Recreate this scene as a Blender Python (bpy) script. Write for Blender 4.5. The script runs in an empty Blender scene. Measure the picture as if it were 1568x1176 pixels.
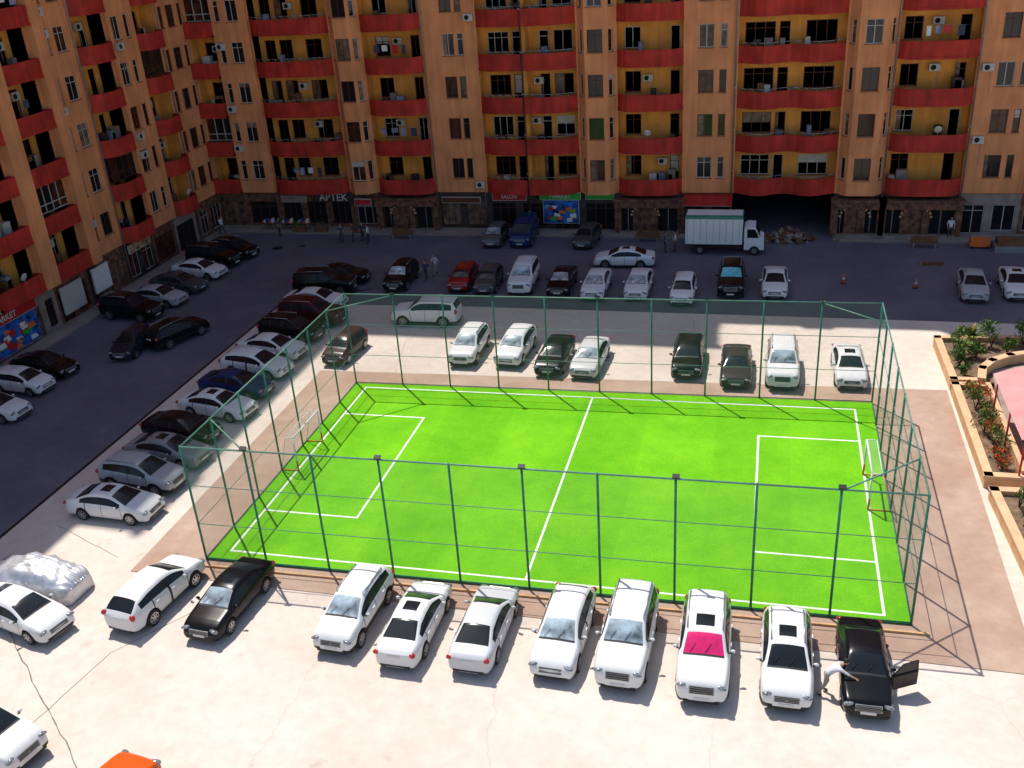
import bpy, bmesh, math, random
from mathutils import Vector, Matrix, noise
random.seed(7)
R=random.Random(11)
scn=bpy.context.scene
COL=scn.collection

# ------------------------------------------------------------------ materials
def nodes(name):
    m=bpy.data.materials.new(name); m.use_nodes=True
    nt=m.node_tree; b=nt.nodes["Principled BSDF"]
    return m,nt,b
def mat(name,col,rough=.7,metal=0,var=.12,scale=3.0,spec=.4,bump=0,coat=0,fine=0,streak=0):
    m,nt,b=nodes(name)
    b.inputs["Roughness"].default_value=rough; b.inputs["Metallic"].default_value=metal
    b.inputs["Specular IOR Level"].default_value=spec
    b.inputs["Coat Weight"].default_value=coat
    if var>0:
        tc=nt.nodes.new("ShaderNodeTexCoord"); n=nt.nodes.new("ShaderNodeTexNoise")
        n.inputs["Scale"].default_value=scale; n.inputs["Detail"].default_value=6
        nt.links.new(tc.outputs["Object"],n.inputs["Vector"])
        r=nt.nodes.new("ShaderNodeValToRGB")
        r.color_ramp.elements[0].position=.3; r.color_ramp.elements[1].position=.72
        r.color_ramp.elements[0].color=[max(0,c*(1-var*1.6)) for c in col]+[1]
        r.color_ramp.elements[1].color=[min(1,c*(1+var)) for c in col]+[1]
        nt.links.new(n.outputs["Fac"],r.inputs["Fac"]); last=r.outputs["Color"]
        if streak:
            mp=nt.nodes.new("ShaderNodeMapping"); mp.inputs["Scale"].default_value=(2.6,2.6,.22); nt.links.new(tc.outputs["Object"],mp.inputs["Vector"])
            n3=nt.nodes.new("ShaderNodeTexNoise"); n3.inputs["Scale"].default_value=1; n3.inputs["Detail"].default_value=5; nt.links.new(mp.outputs[0],n3.inputs["Vector"])
            q=nt.nodes.new("ShaderNodeMapRange"); q.inputs["From Min"].default_value=.35; q.inputs["From Max"].default_value=.65; q.inputs["To Min"].default_value=1-streak; q.inputs["To Max"].default_value=1.04
            nt.links.new(n3.outputs["Fac"],q.inputs["Value"])
            v=nt.nodes.new("ShaderNodeVectorMath"); v.operation='SCALE'; nt.links.new(last,v.inputs[0]); nt.links.new(q.outputs[0],v.inputs["Scale"]); last=v.outputs[0]
        nt.links.new(last,b.inputs["Base Color"])
        if bump:
            bp=nt.nodes.new("ShaderNodeBump"); bp.inputs["Strength"].default_value=bump; bp.inputs["Distance"].default_value=.02
            n2=nt.nodes.new("ShaderNodeTexNoise"); n2.inputs["Scale"].default_value=fine or scale*8; n2.inputs["Detail"].default_value=4
            nt.links.new(tc.outputs["Object"],n2.inputs["Vector"])
            nt.links.new(n2.outputs["Fac"],bp.inputs["Height"]); nt.links.new(bp.outputs["Normal"],b.inputs["Normal"])
    else:
        b.inputs["Base Color"].default_value=(*col,1)
    return m
def ground_mat(name,col,stain,stain_amt,crack=0,scale=.12,cs=.8,slab=0):
    m,nt,b=nodes(name); L=nt.links.new
    b.inputs["Roughness"].default_value=.9; b.inputs["Specular IOR Level"].default_value=.2
    tc=nt.nodes.new("ShaderNodeTexCoord")
    def noi(s,d=8,r=.6):
        n=nt.nodes.new("ShaderNodeTexNoise"); n.inputs["Scale"].default_value=s; n.inputs["Detail"].default_value=d; n.inputs["Roughness"].default_value=r
        L(tc.outputs["Object"],n.inputs["Vector"]); return n
    a=noi(scale); f=noi(1.7,8,.7); g=noi(30,3)
    ra=nt.nodes.new("ShaderNodeValToRGB"); ra.color_ramp.elements[0].position=.42; ra.color_ramp.elements[1].position=.68
    L(a.outputs["Fac"],ra.inputs["Fac"])
    mx=nt.nodes.new("ShaderNodeMix"); mx.data_type='RGBA'
    mx.inputs["A"].default_value=(*col,1); mx.inputs["B"].default_value=(*stain,1)
    mu=nt.nodes.new("ShaderNodeMath"); mu.operation='MULTIPLY'; mu.inputs[1].default_value=stain_amt
    L(ra.outputs["Color"],mu.inputs[0]); L(mu.outputs[0],mx.inputs["Factor"])
    def rng(src,a_,b_,c_,d_):
        q=nt.nodes.new("ShaderNodeMapRange"); q.inputs["From Min"].default_value=a_; q.inputs["From Max"].default_value=b_; q.inputs["To Min"].default_value=c_; q.inputs["To Max"].default_value=d_
        L(src,q.inputs["Value"]); return q
    def mul(p,q):
        k=nt.nodes.new("ShaderNodeMath"); k.operation='MULTIPLY'; L(p.outputs[0],k.inputs[0]); L(q.outputs[0],k.inputs[1]); return k
    last=mul(rng(f.outputs["Fac"],.3,.7,.88,1.06),rng(g.outputs["Fac"],.3,.7,.94,1.05))
    if crack:
        dn=noi(.5,5)
        ad=nt.nodes.new("ShaderNodeMix"); ad.data_type='RGBA'; ad.blend_type='ADD'; ad.inputs["Factor"].default_value=1.5
        L(tc.outputs["Object"],ad.inputs["A"]); L(dn.outputs["Color"],ad.inputs["B"])
        v=nt.nodes.new("ShaderNodeTexVoronoi"); v.feature='DISTANCE_TO_EDGE'; v.inputs["Scale"].default_value=crack
        L(ad.outputs["Result"],v.inputs["Vector"])
        last=mul(last,rng(v.outputs["Distance"],0,.003,cs,1))
        v2=nt.nodes.new("ShaderNodeTexNoise"); v2.inputs["Scale"].default_value=.9; v2.inputs["Detail"].default_value=3; L(tc.outputs["Object"],v2.inputs["Vector"])
        last=mul(last,rng(v2.outputs["Fac"],.66,.76,1,.84))
    vm=nt.nodes.new("ShaderNodeVectorMath"); vm.operation='SCALE'
    L(mx.outputs["Result"],vm.inputs[0]); L(last.outputs[0],vm.inputs["Scale"]); L(vm.outputs[0],b.inputs["Base Color"])
    bp=nt.nodes.new("ShaderNodeBump"); bp.inputs["Strength"].default_value=.3; bp.inputs["Distance"].default_value=.02
    L(g.outputs["Fac"],bp.inputs["Height"]); L(bp.outputs["Normal"],b.inputs["Normal"])
    return m
def mesh_mat(name,col,sp,th):
    m,nt,b=nodes(name); L=nt.links.new
    b.inputs["Base Color"].default_value=(*col,1); b.inputs["Roughness"].default_value=.5
    uv=nt.nodes.new("ShaderNodeUVMap"); sx=nt.nodes.new("ShaderNodeSeparateXYZ"); L(uv.outputs[0],sx.inputs[0])
    outs=[]
    for op in('ADD','SUBTRACT'):
        a=nt.nodes.new("ShaderNodeMath"); a.operation=op; L(sx.outputs[0],a.inputs[0]); L(sx.outputs[1],a.inputs[1])
        d=nt.nodes.new("ShaderNodeMath"); d.operation='DIVIDE'; L(a.outputs[0],d.inputs[0]); d.inputs[1].default_value=sp
        f=nt.nodes.new("ShaderNodeMath"); f.operation='FRACT'; L(d.outputs[0],f.inputs[0])
        l=nt.nodes.new("ShaderNodeMath"); l.operation='LESS_THAN'; L(f.outputs[0],l.inputs[0]); l.inputs[1].default_value=th
        outs.append(l)
    mxm=nt.nodes.new("ShaderNodeMath"); mxm.operation='MAXIMUM'; L(outs[0].outputs[0],mxm.inputs[0]); L(outs[1].outputs[0],mxm.inputs[1])
    L(mxm.outputs[0],b.inputs["Alpha"])
    return m

M={}
M['wall']=mat("salmon_plaster",(.80,.31,.125),.85,var=.12,scale=.5,streak=.14)
M['wall2']=mat("orange_plaster",(.85,.36,.07),.85,var=.14,scale=.6,streak=.12)
M['red']=mat("red_parapet_plaster",(.53,.035,.02),.75,var=.2,scale=.8,streak=.25)
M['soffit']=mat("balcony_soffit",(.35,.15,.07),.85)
M['core']=mat("building_core",(.5,.25,.13),.9)
M['glass']=mat("window_glass_dark",(.012,.012,.014),.1,var=.0,spec=.4)
M['glass2']=mat("window_glass_brown",(.07,.025,.015),.18,var=.5,scale=1.5)
M['glass3']=mat("window_curtain",(.2,.13,.09),.3,var=.5,scale=2)
M['fwhite']=mat("window_frame_white",(.5,.5,.47),.5,var=0)
M['fbrown']=mat("window_frame_brown",(.12,.03,.012),.5,var=0)
M['metal']=mat("grey_metal",(.35,.36,.37),.4,metal=.6,var=.1)
M['ac']=mat("ac_unit_plastic",(.55,.52,.47),.5,var=.1)
M['dark']=mat("dark_interior",(.012,.011,.012),.8,var=0)
M['stone']=mat("brown_stone",(.19,.085,.05),.8,var=.5,scale=2.5,bump=.6)
M['stone2']=mat("dark_shopfront",(.055,.04,.035),.6,var=.4,scale=1.2)
M['plinth']=mat("plinth_stone",(.3,.24,.2),.85,var=.2,scale=1)
M['post']=mat("fence_green_paint",(.03,.19,.125),.5,var=.2,scale=4)
M['rail']=mat("fence_rail_paint",(.12,.27,.21),.5,var=.2,scale=4)
M['whiteline']=mat("white_line_turf",(.78,.8,.72),.8,var=.1,scale=3)
M['white']=mat("white_paint",(.75,.75,.73),.5,var=.05)
M['black']=mat("black_plastic",(.012,.012,.013),.5,var=0)
M['gsign']=mat("green_sign",(.03,.42,.04),.5,var=.1)
M['teal']=mat("teal_tarpaulin",(.07,.30,.21),.6,var=.15)
M['bsign']=mat("blue_poster",(.02,.12,.45),.4,var=.6,scale=1.8)
M['rsign']=mat("red_sign",(.5,.02,.02),.5,var=.15)
M['ysign']=mat("poster_mixed",(.55,.35,.2),.5,var=.6,scale=2.5)
M['tan']=mat("planter_wall_plaster",(.64,.39,.2),.85,var=.14,scale=1.5)
M['tantop']=mat("planter_coping",(.72,.45,.26),.8,var=.1,scale=2)
M['soil']=mat("soil",(.2,.13,.08),.95,var=.3,scale=3,bump=.6)
M['pinkroof']=mat("pink_metal_roof",(.66,.22,.21),.5,var=.12,scale=1)
M['orange']=mat("orange_plastic",(.75,.16,.03),.5,var=.1)
M['wood']=mat("brown_wood",(.2,.09,.04),.7,var=.3,scale=4)
M['bark']=mat("bark",(.12,.08,.05),.9,var=.3)
M['leaf1']=mat("leaf_dark",(.045,.11,.02),.6,var=.3,scale=8)
M['leaf2']=mat("leaf_mid",(.11,.2,.03),.6,var=.3,scale=8)
M['leaf3']=mat("leaf_dry",(.35,.22,.06),.7,var=.3,scale=8)
M['flower']=mat("red_flower",(.6,.06,.02),.6,var=.3,scale=8)
M['crack']=mat("crack_dark",(.2,.17,.15),.95,var=.2,scale=3)
M['rubber']=mat("tyre_rubber",(.018,.018,.018),.85,var=0)
M['rim']=mat("alloy_rim",(.5,.5,.52),.3,metal=.9,var=0)
M['head']=mat("headlight_lens",(.22,.24,.26),.08,var=.7,scale=14,spec=.8,coat=1)
M['tail']=mat("taillight_lens",(.42,.01,.01),.15,var=0,coat=1)
M['plate']=mat("licence_plate",(.6,.6,.6),.5,var=0)
M['cglass']=mat("car_glass",(.012,.016,.02),.14,var=0,spec=.3)
M['shade']=mat("sky_reflection_sunshade",(.36,.44,.49),.12,var=.55,scale=1.6,coat=.7)  # silver sunshade tone with whitish sky reflections painted into the windscreen colour
M['pink']=mat("pink_sunshade",(.75,.02,.16),.3,var=.15,scale=3,coat=.5)
M['cyan']=mat("cyan_sunshade",(.1,.5,.6),.3,var=.3,scale=3,coat=1)
M['tarp']=mat("silver_tarpaulin",(.62,.63,.67),.34,metal=.4,var=.12,scale=3)
M['skin']=mat("skin",(.5,.28,.18),.6,var=0)
M['hair']=mat("hair",(.015,.01,.008),.6,var=0)
M['shirtw']=mat("white_shirt",(.66,.66,.68),.85,var=.08)
M['shirtd']=mat("dark_shirt",(.05,.06,.1),.85,var=.1)
M['pants']=mat("trousers",(.05,.05,.06),.85,var=.1)
M['pantsl']=mat("light_trousers",(.4,.36,.3),.85,var=.1)
M['laundry']=mat("laundry_cloth",(.3,.33,.45),.85,var=.6,scale=.7)
M['box']=mat("truck_box_white",(.80,.80,.79),.45,var=.05,scale=.7)
M['net']=mesh_mat("goal_net_cord",(.6,.6,.58),.12,.05)
M['chain']=mesh_mat("chain_link_wire",(.09,.2,.155),.075,.075)
pm,nt,b=nodes("car_paint"); oi=nt.nodes.new("ShaderNodeObjectInfo")
tc=nt.nodes.new("ShaderNodeTexCoord"); nn=nt.nodes.new("ShaderNodeTexNoise"); nn.inputs["Scale"].default_value=2.5; nn.inputs["Detail"].default_value=5
nt.links.new(tc.outputs["Object"],nn.inputs["Vector"])
mr=nt.nodes.new("ShaderNodeMapRange"); mr.inputs["To Min"].default_value=.88; mr.inputs["To Max"].default_value=1.06
nt.links.new(nn.outputs["Fac"],mr.inputs["Value"])
vs=nt.nodes.new("ShaderNodeVectorMath"); vs.operation='SCALE'
nt.links.new(oi.outputs["Color"],vs.inputs[0]); nt.links.new(mr.outputs[0],vs.inputs["Scale"]); nt.links.new(vs.outputs[0],b.inputs["Base Color"])
b.inputs["Roughness"].default_value=.25; b.inputs["Specular IOR Level"].default_value=.2; b.inputs["Coat Weight"].default_value=.14; b.inputs["Coat Roughness"].default_value=.03
M['paint']=pm
tm,nt,b=nodes("artificial_turf"); L=nt.links.new
tc=nt.nodes.new("ShaderNodeTexCoord")
n1=nt.nodes.new("ShaderNodeTexNoise"); n1.inputs["Scale"].default_value=.3; n1.inputs["Detail"].default_value=8; n1.inputs["Roughness"].default_value=.7
n2=nt.nodes.new("ShaderNodeTexNoise"); n2.inputs["Scale"].default_value=14; n2.inputs["Detail"].default_value=4
L(tc.outputs["Object"],n1.inputs["Vector"]); L(tc.outputs["Object"],n2.inputs["Vector"])
rr_=nt.nodes.new("ShaderNodeValToRGB"); e=rr_.color_ramp.elements
e[0].position=.3; e[0].color=(.10,.40,.008,1); e[1].position=.7; e[1].color=(.20,.55,.014,1)
L(n1.outputs["Fac"],rr_.inputs["Fac"])
mr=nt.nodes.new("ShaderNodeMapRange"); mr.inputs["From Min"].default_value=.3; mr.inputs["From Max"].default_value=.7; mr.inputs["To Min"].default_value=.85; mr.inputs["To Max"].default_value=1.1
L(n2.outputs["Fac"],mr.inputs["Value"])
sx=nt.nodes.new("ShaderNodeSeparateXYZ"); L(tc.outputs["Object"],sx.inputs[0])
dv=nt.nodes.new("ShaderNodeMath"); dv.operation='DIVIDE'; dv.inputs[1].default_value=3.78; L(sx.outputs[0],dv.inputs[0])
fr=nt.nodes.new("ShaderNodeMath"); fr.operation='PINGPONG'; fr.inputs[1].default_value=1; L(dv.outputs[0],fr.inputs[0])
rd=nt.nodes.new("ShaderNodeMath"); rd.operation='GREATER_THAN'; rd.inputs[1].default_value=.5; L(fr.outputs[0],rd.inputs[0])
mw=nt.nodes.new("ShaderNodeMapRange"); mw.inputs["To Min"].default_value=.96; mw.inputs["To Max"].default_value=1.02; L(rd.outputs[0],mw.inputs["Value"])
mm=nt.nodes.new("ShaderNodeMath"); mm.operation='MULTIPLY'; L(mr.outputs[0],mm.inputs[0]); L(mw.outputs[0],mm.inputs[1])
vs=nt.nodes.new("ShaderNodeVectorMath"); vs.operation='SCALE'; L(rr_.outputs[0],vs.inputs[0]); L(mm.outputs[0],vs.inputs["Scale"]); L(vs.outputs[0],b.inputs["Base Color"])
b.inputs["Roughness"].default_value=.9; b.inputs["Specular IOR Level"].default_value=.1
M['turf']=tm
M['concrete']=ground_mat("concrete_ground",(.70,.61,.53),(.59,.485,.41),.8,crack=.09,cs=.86)
M['shadow_toned_concrete']=ground_mat("shadow_toned_concrete",(.14,.13,.16),(.20,.185,.21),.8,scale=.2)  # concrete with the deep building shadow put into its colour
M['paving']=ground_mat("brown_paving",(.42,.28,.21),(.52,.385,.30),.9,scale=.3)
M['pave2']=ground_mat("pavement_slabs",(.38,.30,.25),(.26,.20,.17),.8,scale=.5)

# ------------------------------------------------------------------ mesh builder
class MB:
    def __init__(s): s.v=[]; s.f=[]; s.m=[]; s.names=[]; s.uv={}; s.sm=[]
    def mi(s,n):
        if n not in s.names: s.names.append(n)
        return s.names.index(n)
    def face(s,pts,m,uv=None,smooth=False):
        i=len(s.v); s.v+= [tuple(p) for p in pts]; s.f.append(tuple(range(i,i+len(pts)))); s.m.append(s.mi(m)); s.sm.append(smooth)
        if uv: s.uv[len(s.f)-1]=uv
    def box(s,a,b,m,T=None):
        x0,y0,z0=a;x1,y1,z1=b
        c=[(x0,y0,z0),(x1,y0,z0),(x1,y1,z0),(x0,y1,z0),(x0,y0,z1),(x1,y0,z1),(x1,y1,z1),(x0,y1,z1)]
        if T: c=[tuple(T@Vector(p)) if isinstance(T,Matrix) else T(*p) for p in c]
        i=len(s.v); s.v+=c
        for f in ((0,3,2,1),(4,5,6,7),(0,1,5,4),(1,2,6,5),(2,3,7,6),(3,0,4,7)):
            s.f.append(tuple(i+k for k in f)); s.m.append(s.mi(m)); s.sm.append(False)
    def rod(s,a,b,r,m,n=8,r2=None):
        a=Vector(a);b=Vector(b);d=(b-a).normalized(); r2=r if r2 is None else r2
        u=d.orthogonal().normalized(); w=d.cross(u)
        i=len(s.v)
        for p,q in((a,r),(b,r2)):
            for k in range(n):
                t=2*math.pi*k/n; s.v.append(tuple(p+u*math.cos(t)*q+w*math.sin(t)*q))
        for k in range(n):
            k2=(k+1)%n; s.f.append((i+k,i+k2,i+n+k2,i+n+k)); s.m.append(s.mi(m)); s.sm.append(True)
        s.f.append(tuple(range(i+n-1,i-1,-1))); s.m.append(s.mi(m)); s.sm.append(False)
        s.f.append(tuple(range(i+n,i+2*n))); s.m.append(s.mi(m)); s.sm.append(False)
    def ell(s,c,r,m,nu=12,nv=8,T=None,zmin=-1):
        i=len(s.v)
        for a in range(nv+1):
            ph=-math.pi/2+math.pi*a/nv
            for k in range(nu):
                t=2*math.pi*k/nu
                p=Vector((math.cos(ph)*math.cos(t)*r[0],math.cos(ph)*math.sin(t)*r[1],max(zmin,math.sin(ph))*r[2]))
                if T: p=T@p
                s.v.append(tuple(Vector(c)+p))
        for a in range(nv):
            for k in range(nu):
                k2=(k+1)%nu; s.f.append((i+a*nu+k,i+a*nu+k2,i+(a+1)*nu+k2,i+(a+1)*nu+k)); s.m.append(s.mi(m)); s.sm.append(True)
    def poly(s,pts,z0,z1,m,mtop=None):
        n=len(pts)
        s.face([(p[0],p[1],z1) for p in pts],mtop or m)
        for k in range(n):
            a=pts[k];b=pts[(k+1)%n]; s.face([(a[0],a[1],z0),(b[0],b[1],z0),(b[0],b[1],z1),(a[0],a[1],z1)],m)
    def mesh(s,name):
        me=bpy.data.meshes.new(name); me.from_pydata(s.v,[],s.f)
        for n in s.names: me.materials.append(M[n])
        me.polygons.foreach_set("material_index",s.m); me.polygons.foreach_set("use_smooth",s.sm)
        if s.uv:
            ul=me.uv_layers.new(name="UVMap")
            for fi,uv in s.uv.items():
                for k,li in enumerate(me.polygons[fi].loop_indices): ul.data[li].uv=uv[k]
        me.update(); return me
    def obj(s,name,loc=(0,0,0),rot=0,parent=None):
        o=bpy.data.objects.new(name,s.mesh(name)); COL.objects.link(o); o.location=loc; o.rotation_euler=(0,0,rot)
        if parent: o.parent=parent
        return o

# ------------------------------------------------------------------ ground
g=MB(); g.face([(-400,-300,0),(400,-300,0),(400,500,0),(-400,500,0)],'concrete'); g.obj("ground")
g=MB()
g.face([(-120,-60,.004),(-35.4,-60,.004),(-35.2,63.0,.004),(-120,63.0,.004)],'shadow_toned_concrete')
g.face([(-120,63.0,.004),(-35.2,63.0,.004),(-20,63.6,.004),(30,63.6,.004),(120,63.6,.004),(120,140,.004),(-120,140,.004)],'shadow_toned_concrete')
g.obj("shadow_toned_ground")  # dark sheet painting in shade over the shadowed slab ground
g=MB(); g.face([(-35.4,-20,.008),(-35.2,-20,.008),(-35.0,63,.008),(-35.2,63,.008)],'black')
g.face([(-35.2,63.2,.008),(-35.0,63,.008),(-29,66.5,.008),(-29.1,66.7,.008)],'black'); g.obj("drain_channel")
g=MB(); g.poly([(-27.0,30.75),(10.4,30.4),(10.45,53.4),(-27,52.0)],0,.03,'paving')
g.poly([(-24.4,31.55),(6.9,31.95),(6.9,32.05),(-24.4,31.65)],.03,.12,'tan')
g.obj("brown_paving_surround")
g=MB()
def crack(pts,w):
    P=[]
    for a,b in zip(pts[:-1],pts[1:]):
        n=max(2,int(math.dist(a,b)/.5))
        for i in range(n):
            t=i/n; P.append(Vector((a[0]+(b[0]-a[0])*t+R.uniform(-.04,.04),a[1]+(b[1]-a[1])*t+R.uniform(-.04,.04),.005)))
    P.append(Vector((*pts[-1],.005)))
    for a,b in zip(P[:-1],P[1:]):
        d=(b-a).normalized(); q=Vector((-d.y,d.x,0))*w*R.uniform(.6,1.2)
        g.face([a-q,b-q,b+q,a+q],'crack')
crack([(-31,27.2),(-28.4,25),(-22.2,20.2),(-16,15)],.022)
crack([(-26.2,17),(-25.2,22),(-24.6,25.7),(-21.5,30.3)],.016)
crack([(-33,33.6),(-28.2,31.6)],.015)
crack([(-22,51.8),(-23,57),(-22,62)],.01)
crack([(-4,51.8),(-3.5,57),(-4.4,63)],.01)
g.obj("ground_cracks")

# pitch
FC=[(-23.9,32.1),(6.3,32.5),(6.3,51.3),(-23.9,50.4)]
g=MB(); g.poly(FC,0.0,.09,'post','turf'); g.obj("artificial_turf_pitch")
def bl(x,y):
    k=(x+23.9)/30.2; return (x, y+ .25*k*((y-32)/19)*2 - .25*((y-32)/19))
g=MB()
def line(a,b,w=.11,z=.094):
    a=Vector((*bl(*a),z));b=Vector((*bl(*b),z)); d=(b-a).normalized(); q=Vector((-d.y,d.x,0))*w/2; a=a-d*w/2;b=b+d*w/2
    g.face([a-q,b-q,b+q,a+q],'whiteline')
X0,X1,Y0,Y1=-23.05,5.35,32.85,50.1
for a,b in (((X0,Y0),(X1,Y0)),((X0,Y1),(X1,Y1))): line(a,b)
for x in (X0,X1,-9.1): line((x,Y0+.115),(x,Y1-.115))
for xa,xb in ((X0+.115,-18.2),(X1-.115,.3)):
    line((xa,36.3),(xb,36.3)); line((xa,46.6),(xb,46.6)); line((xb,36.42),(xb,46.48))
g.obj("pitch_markings")

# fence
HF=5.95
g=MB()
def lerp2(a,b,t): return (a[0]+(b[0]-a[0])*t,a[1]+(b[1]-a[1])*t)
sides=[(FC[0],FC[1],10),(FC[1],FC[2],7),(FC[2],FC[3],10),(FC[3],FC[0],7)]
for a,b,n in sides:
    for i in range(n):
        p=lerp2(a,b,i/n); g.rod((*p,0),(*p,HF+.05),.05,'post')
        q=lerp2(a,b,(i+1)/n); ln=math.dist(p,q)
        g.face([(*p,.12),(*q,.12),(*q,HF),(*p,HF)],'chain',uv=[(i*ln,.12),((i+1)*ln,.12),((i+1)*ln,HF),(i*ln,HF)])
    for z,r in ((.14,.03),(2.0,.018),(4.0,.018),(HF,.04)):
        g.rod((*a,z),(*b,z),r,'rail' if z>1 else 'post',6)
for i in range(4):
    pn=sides[i]; pp=sides[(i-1)%4]
    a=lerp2(pn[0],pn[1],1/pn[2]); b=lerp2(pp[1],pp[0],1/pp[2])
    g.rod((*a,HF-.04),(*b,HF-.04),.035,'rail',6)
g.obj("chain_link_fence")
def flood(x,y,s):
    m=MB(); m.rod((0,0,-.05),(0,0,.1),.018,'metal',6)
    T=Matrix.Translation((0,0,.08))@Matrix.Rotation(math.radians(-62*s),4,'X')
    m.box((-.14,-.035,-.08),(.14,.035,.1),'black',T); m.box((-.12,.036 if s>0 else -.041,-.06),(.12,.041 if s>0 else -.036,.08),'head',T)
    m.obj("floodlight",(x,y,HF+.03))
for x in(-20.9,-14.85,-8.8,-2.75,3.3): flood(x,32.3+.013*(x+9),1)
for x in(-20.9,-14.85,-8.8,-2.75,3.3): flood(x,50.85+.03*(x+9),-1)

def goal(x,y,s):
    m=MB(); w,h,d=1.55,2.05,.95
    for yy in(-w,w):
        m.rod((0,yy,.09),(0,yy,h),.045,'white'); m.rod((0,yy,h),(-.45,yy,h),.022,'white',6); m.rod((-.45,yy,h),(-d,yy,.12),.022,'white',6); m.rod((0,yy,.12),(-d,yy,.12),.03,'orange',6)
        m.face([(0,yy,.1),(-d,yy,.1),(-.45,yy,h),(0,yy,h)],'net',uv=[(0,0),(d,0),(.45,h),(0,h)])
        m.rod((0,yy,.12),(0,yy,.7),.05,'orange')
    m.rod((0,-w,h),(0,w,h),.045,'white'); m.rod((-d,-w,.12),(-d,w,.12),.03,'orange',6); m.rod((-.45,-w,h),(-.45,w,h),.022,'white',6)
    m.face([(-d,-w,.12),(-d,w,.12),(-.45,w,h),(-.45,-w,h)],'net',uv=[(0,0),(2*w,0),(2*w,2),(0,2)])
    m.face([(0,-w,h),(0,w,h),(-.45,w,h),(-.45,-w,h)],'net',uv=[(0,0),(2*w,0),(2*w,.45),(0,.45)])
    m.obj("football_goal",(x,y,0),0 if s>0 else math.pi)
goal(-22.95,41.5,1); goal(5.3,41.9,-1)

# ------------------------------------------------------------------ buildings
HS=3.45; Z0=3.4
def wseg(mb,P,a,b,z0,z1,ops,m,frame='fwhite',gl=None,dep=.16):
    A=Vector(a);B=Vector(b);ln=(B-A).length; d=(B-A)/ln; nn=Vector((d.y,-d.x))
    if nn.y>0: nn=-nn
    def Q(t,z,k=0): p=A+d*t+nn*k; return P(p.x,z,p.y)
    def rect(t0,t1,za,zb,mm,k=0): 
        if t1-t0>1e-4 and zb-za>1e-4: mb.face([Q(t0,za,k),Q(t1,za,k),Q(t1,zb,k),Q(t0,zb,k)],mm)
    t=0
    for (o0,o1,za,zb) in sorted(ops):
        rect(t,o0,z0,z1,m); rect(o0,o1,z0,za,m); rect(o0,o1,zb,z1,m); t=o1
        mb.face([Q(o0,za),Q(o0,za,dep),Q(o0,zb,dep),Q(o0,zb)],m); mb.face([Q(o1,za),Q(o1,za,dep),Q(o1,zb,dep),Q(o1,zb)],m)
        mb.face([Q(o0,za),Q(o1,za),Q(o1,za,dep),Q(o0,za,dep)],m); mb.face([Q(o0,zb),Q(o1,zb),Q(o1,zb,dep),Q(o0,zb,dep)],m)
        gm=gl or R.choice(['glass']*6+['glass2']*3+['glass3'])
        rect(o0,o1,za,zb,gm,dep)
        if not gl and R.random()<.3:
            k=R.uniform(.2,.6)
            if R.random()<.5: rect(o0,o0+(o1-o0)*k,za,zb,'glass3',dep-.012)
            else: rect(o0,o1,zb-(zb-za)*k,zb,R.choice(['glass3','ac']),dep-.012)
        fw=.06
        def fb(t0,t1,z_a,z_b):
            mb.face([Q(t0,z_a,dep-.05),Q(t1,z_a,dep-.05),Q(t1,z_b,dep-.05),Q(t0,z_b,dep-.05)],frame)
        fb(o0,o1,za,za+fw); fb(o0,o1,zb-fw,zb); fb(o0,o0+fw,za+fw,zb-fw); fb(o1-fw,o1,za+fw,zb-fw)
        if o1-o0>.8:
            nm=1 if o1-o0<1.7 else 2
            for k in range(nm):
                tm=o0+(o1-o0)*(k+1)/(nm+1); fb(tm-fw/2,tm+fw/2,za+fw,zb-fw)
        if zb-za>1.4 and R.random()<.6: fb(o0+fw,o1-fw,zb-.5,zb-.5+fw*.8)
        if za-z0>.8:
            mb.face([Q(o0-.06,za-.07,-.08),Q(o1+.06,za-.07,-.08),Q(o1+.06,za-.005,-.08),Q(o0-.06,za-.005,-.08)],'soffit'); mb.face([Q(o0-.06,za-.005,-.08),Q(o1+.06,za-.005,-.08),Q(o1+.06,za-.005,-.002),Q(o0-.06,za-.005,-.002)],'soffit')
    rect(t,ln,z0,z1,m)
def acunit(mb,P,s,z,n):
    mb.box((s,z,n+.06),(s+.8,z+.55,n+.36),'ac',lambda a,b,c:P(a,b,c))
    mb.face([P(s+.3+.2*math.cos(k*math.pi/6),z+.28+.2*math.sin(k*math.pi/6),n+.364) for k in range(12)],'dark')
    mb.rod(P(s+.7,z,n+.05),P(s+.7,z-1.6,n+.05),.02,'ac',4)
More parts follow.
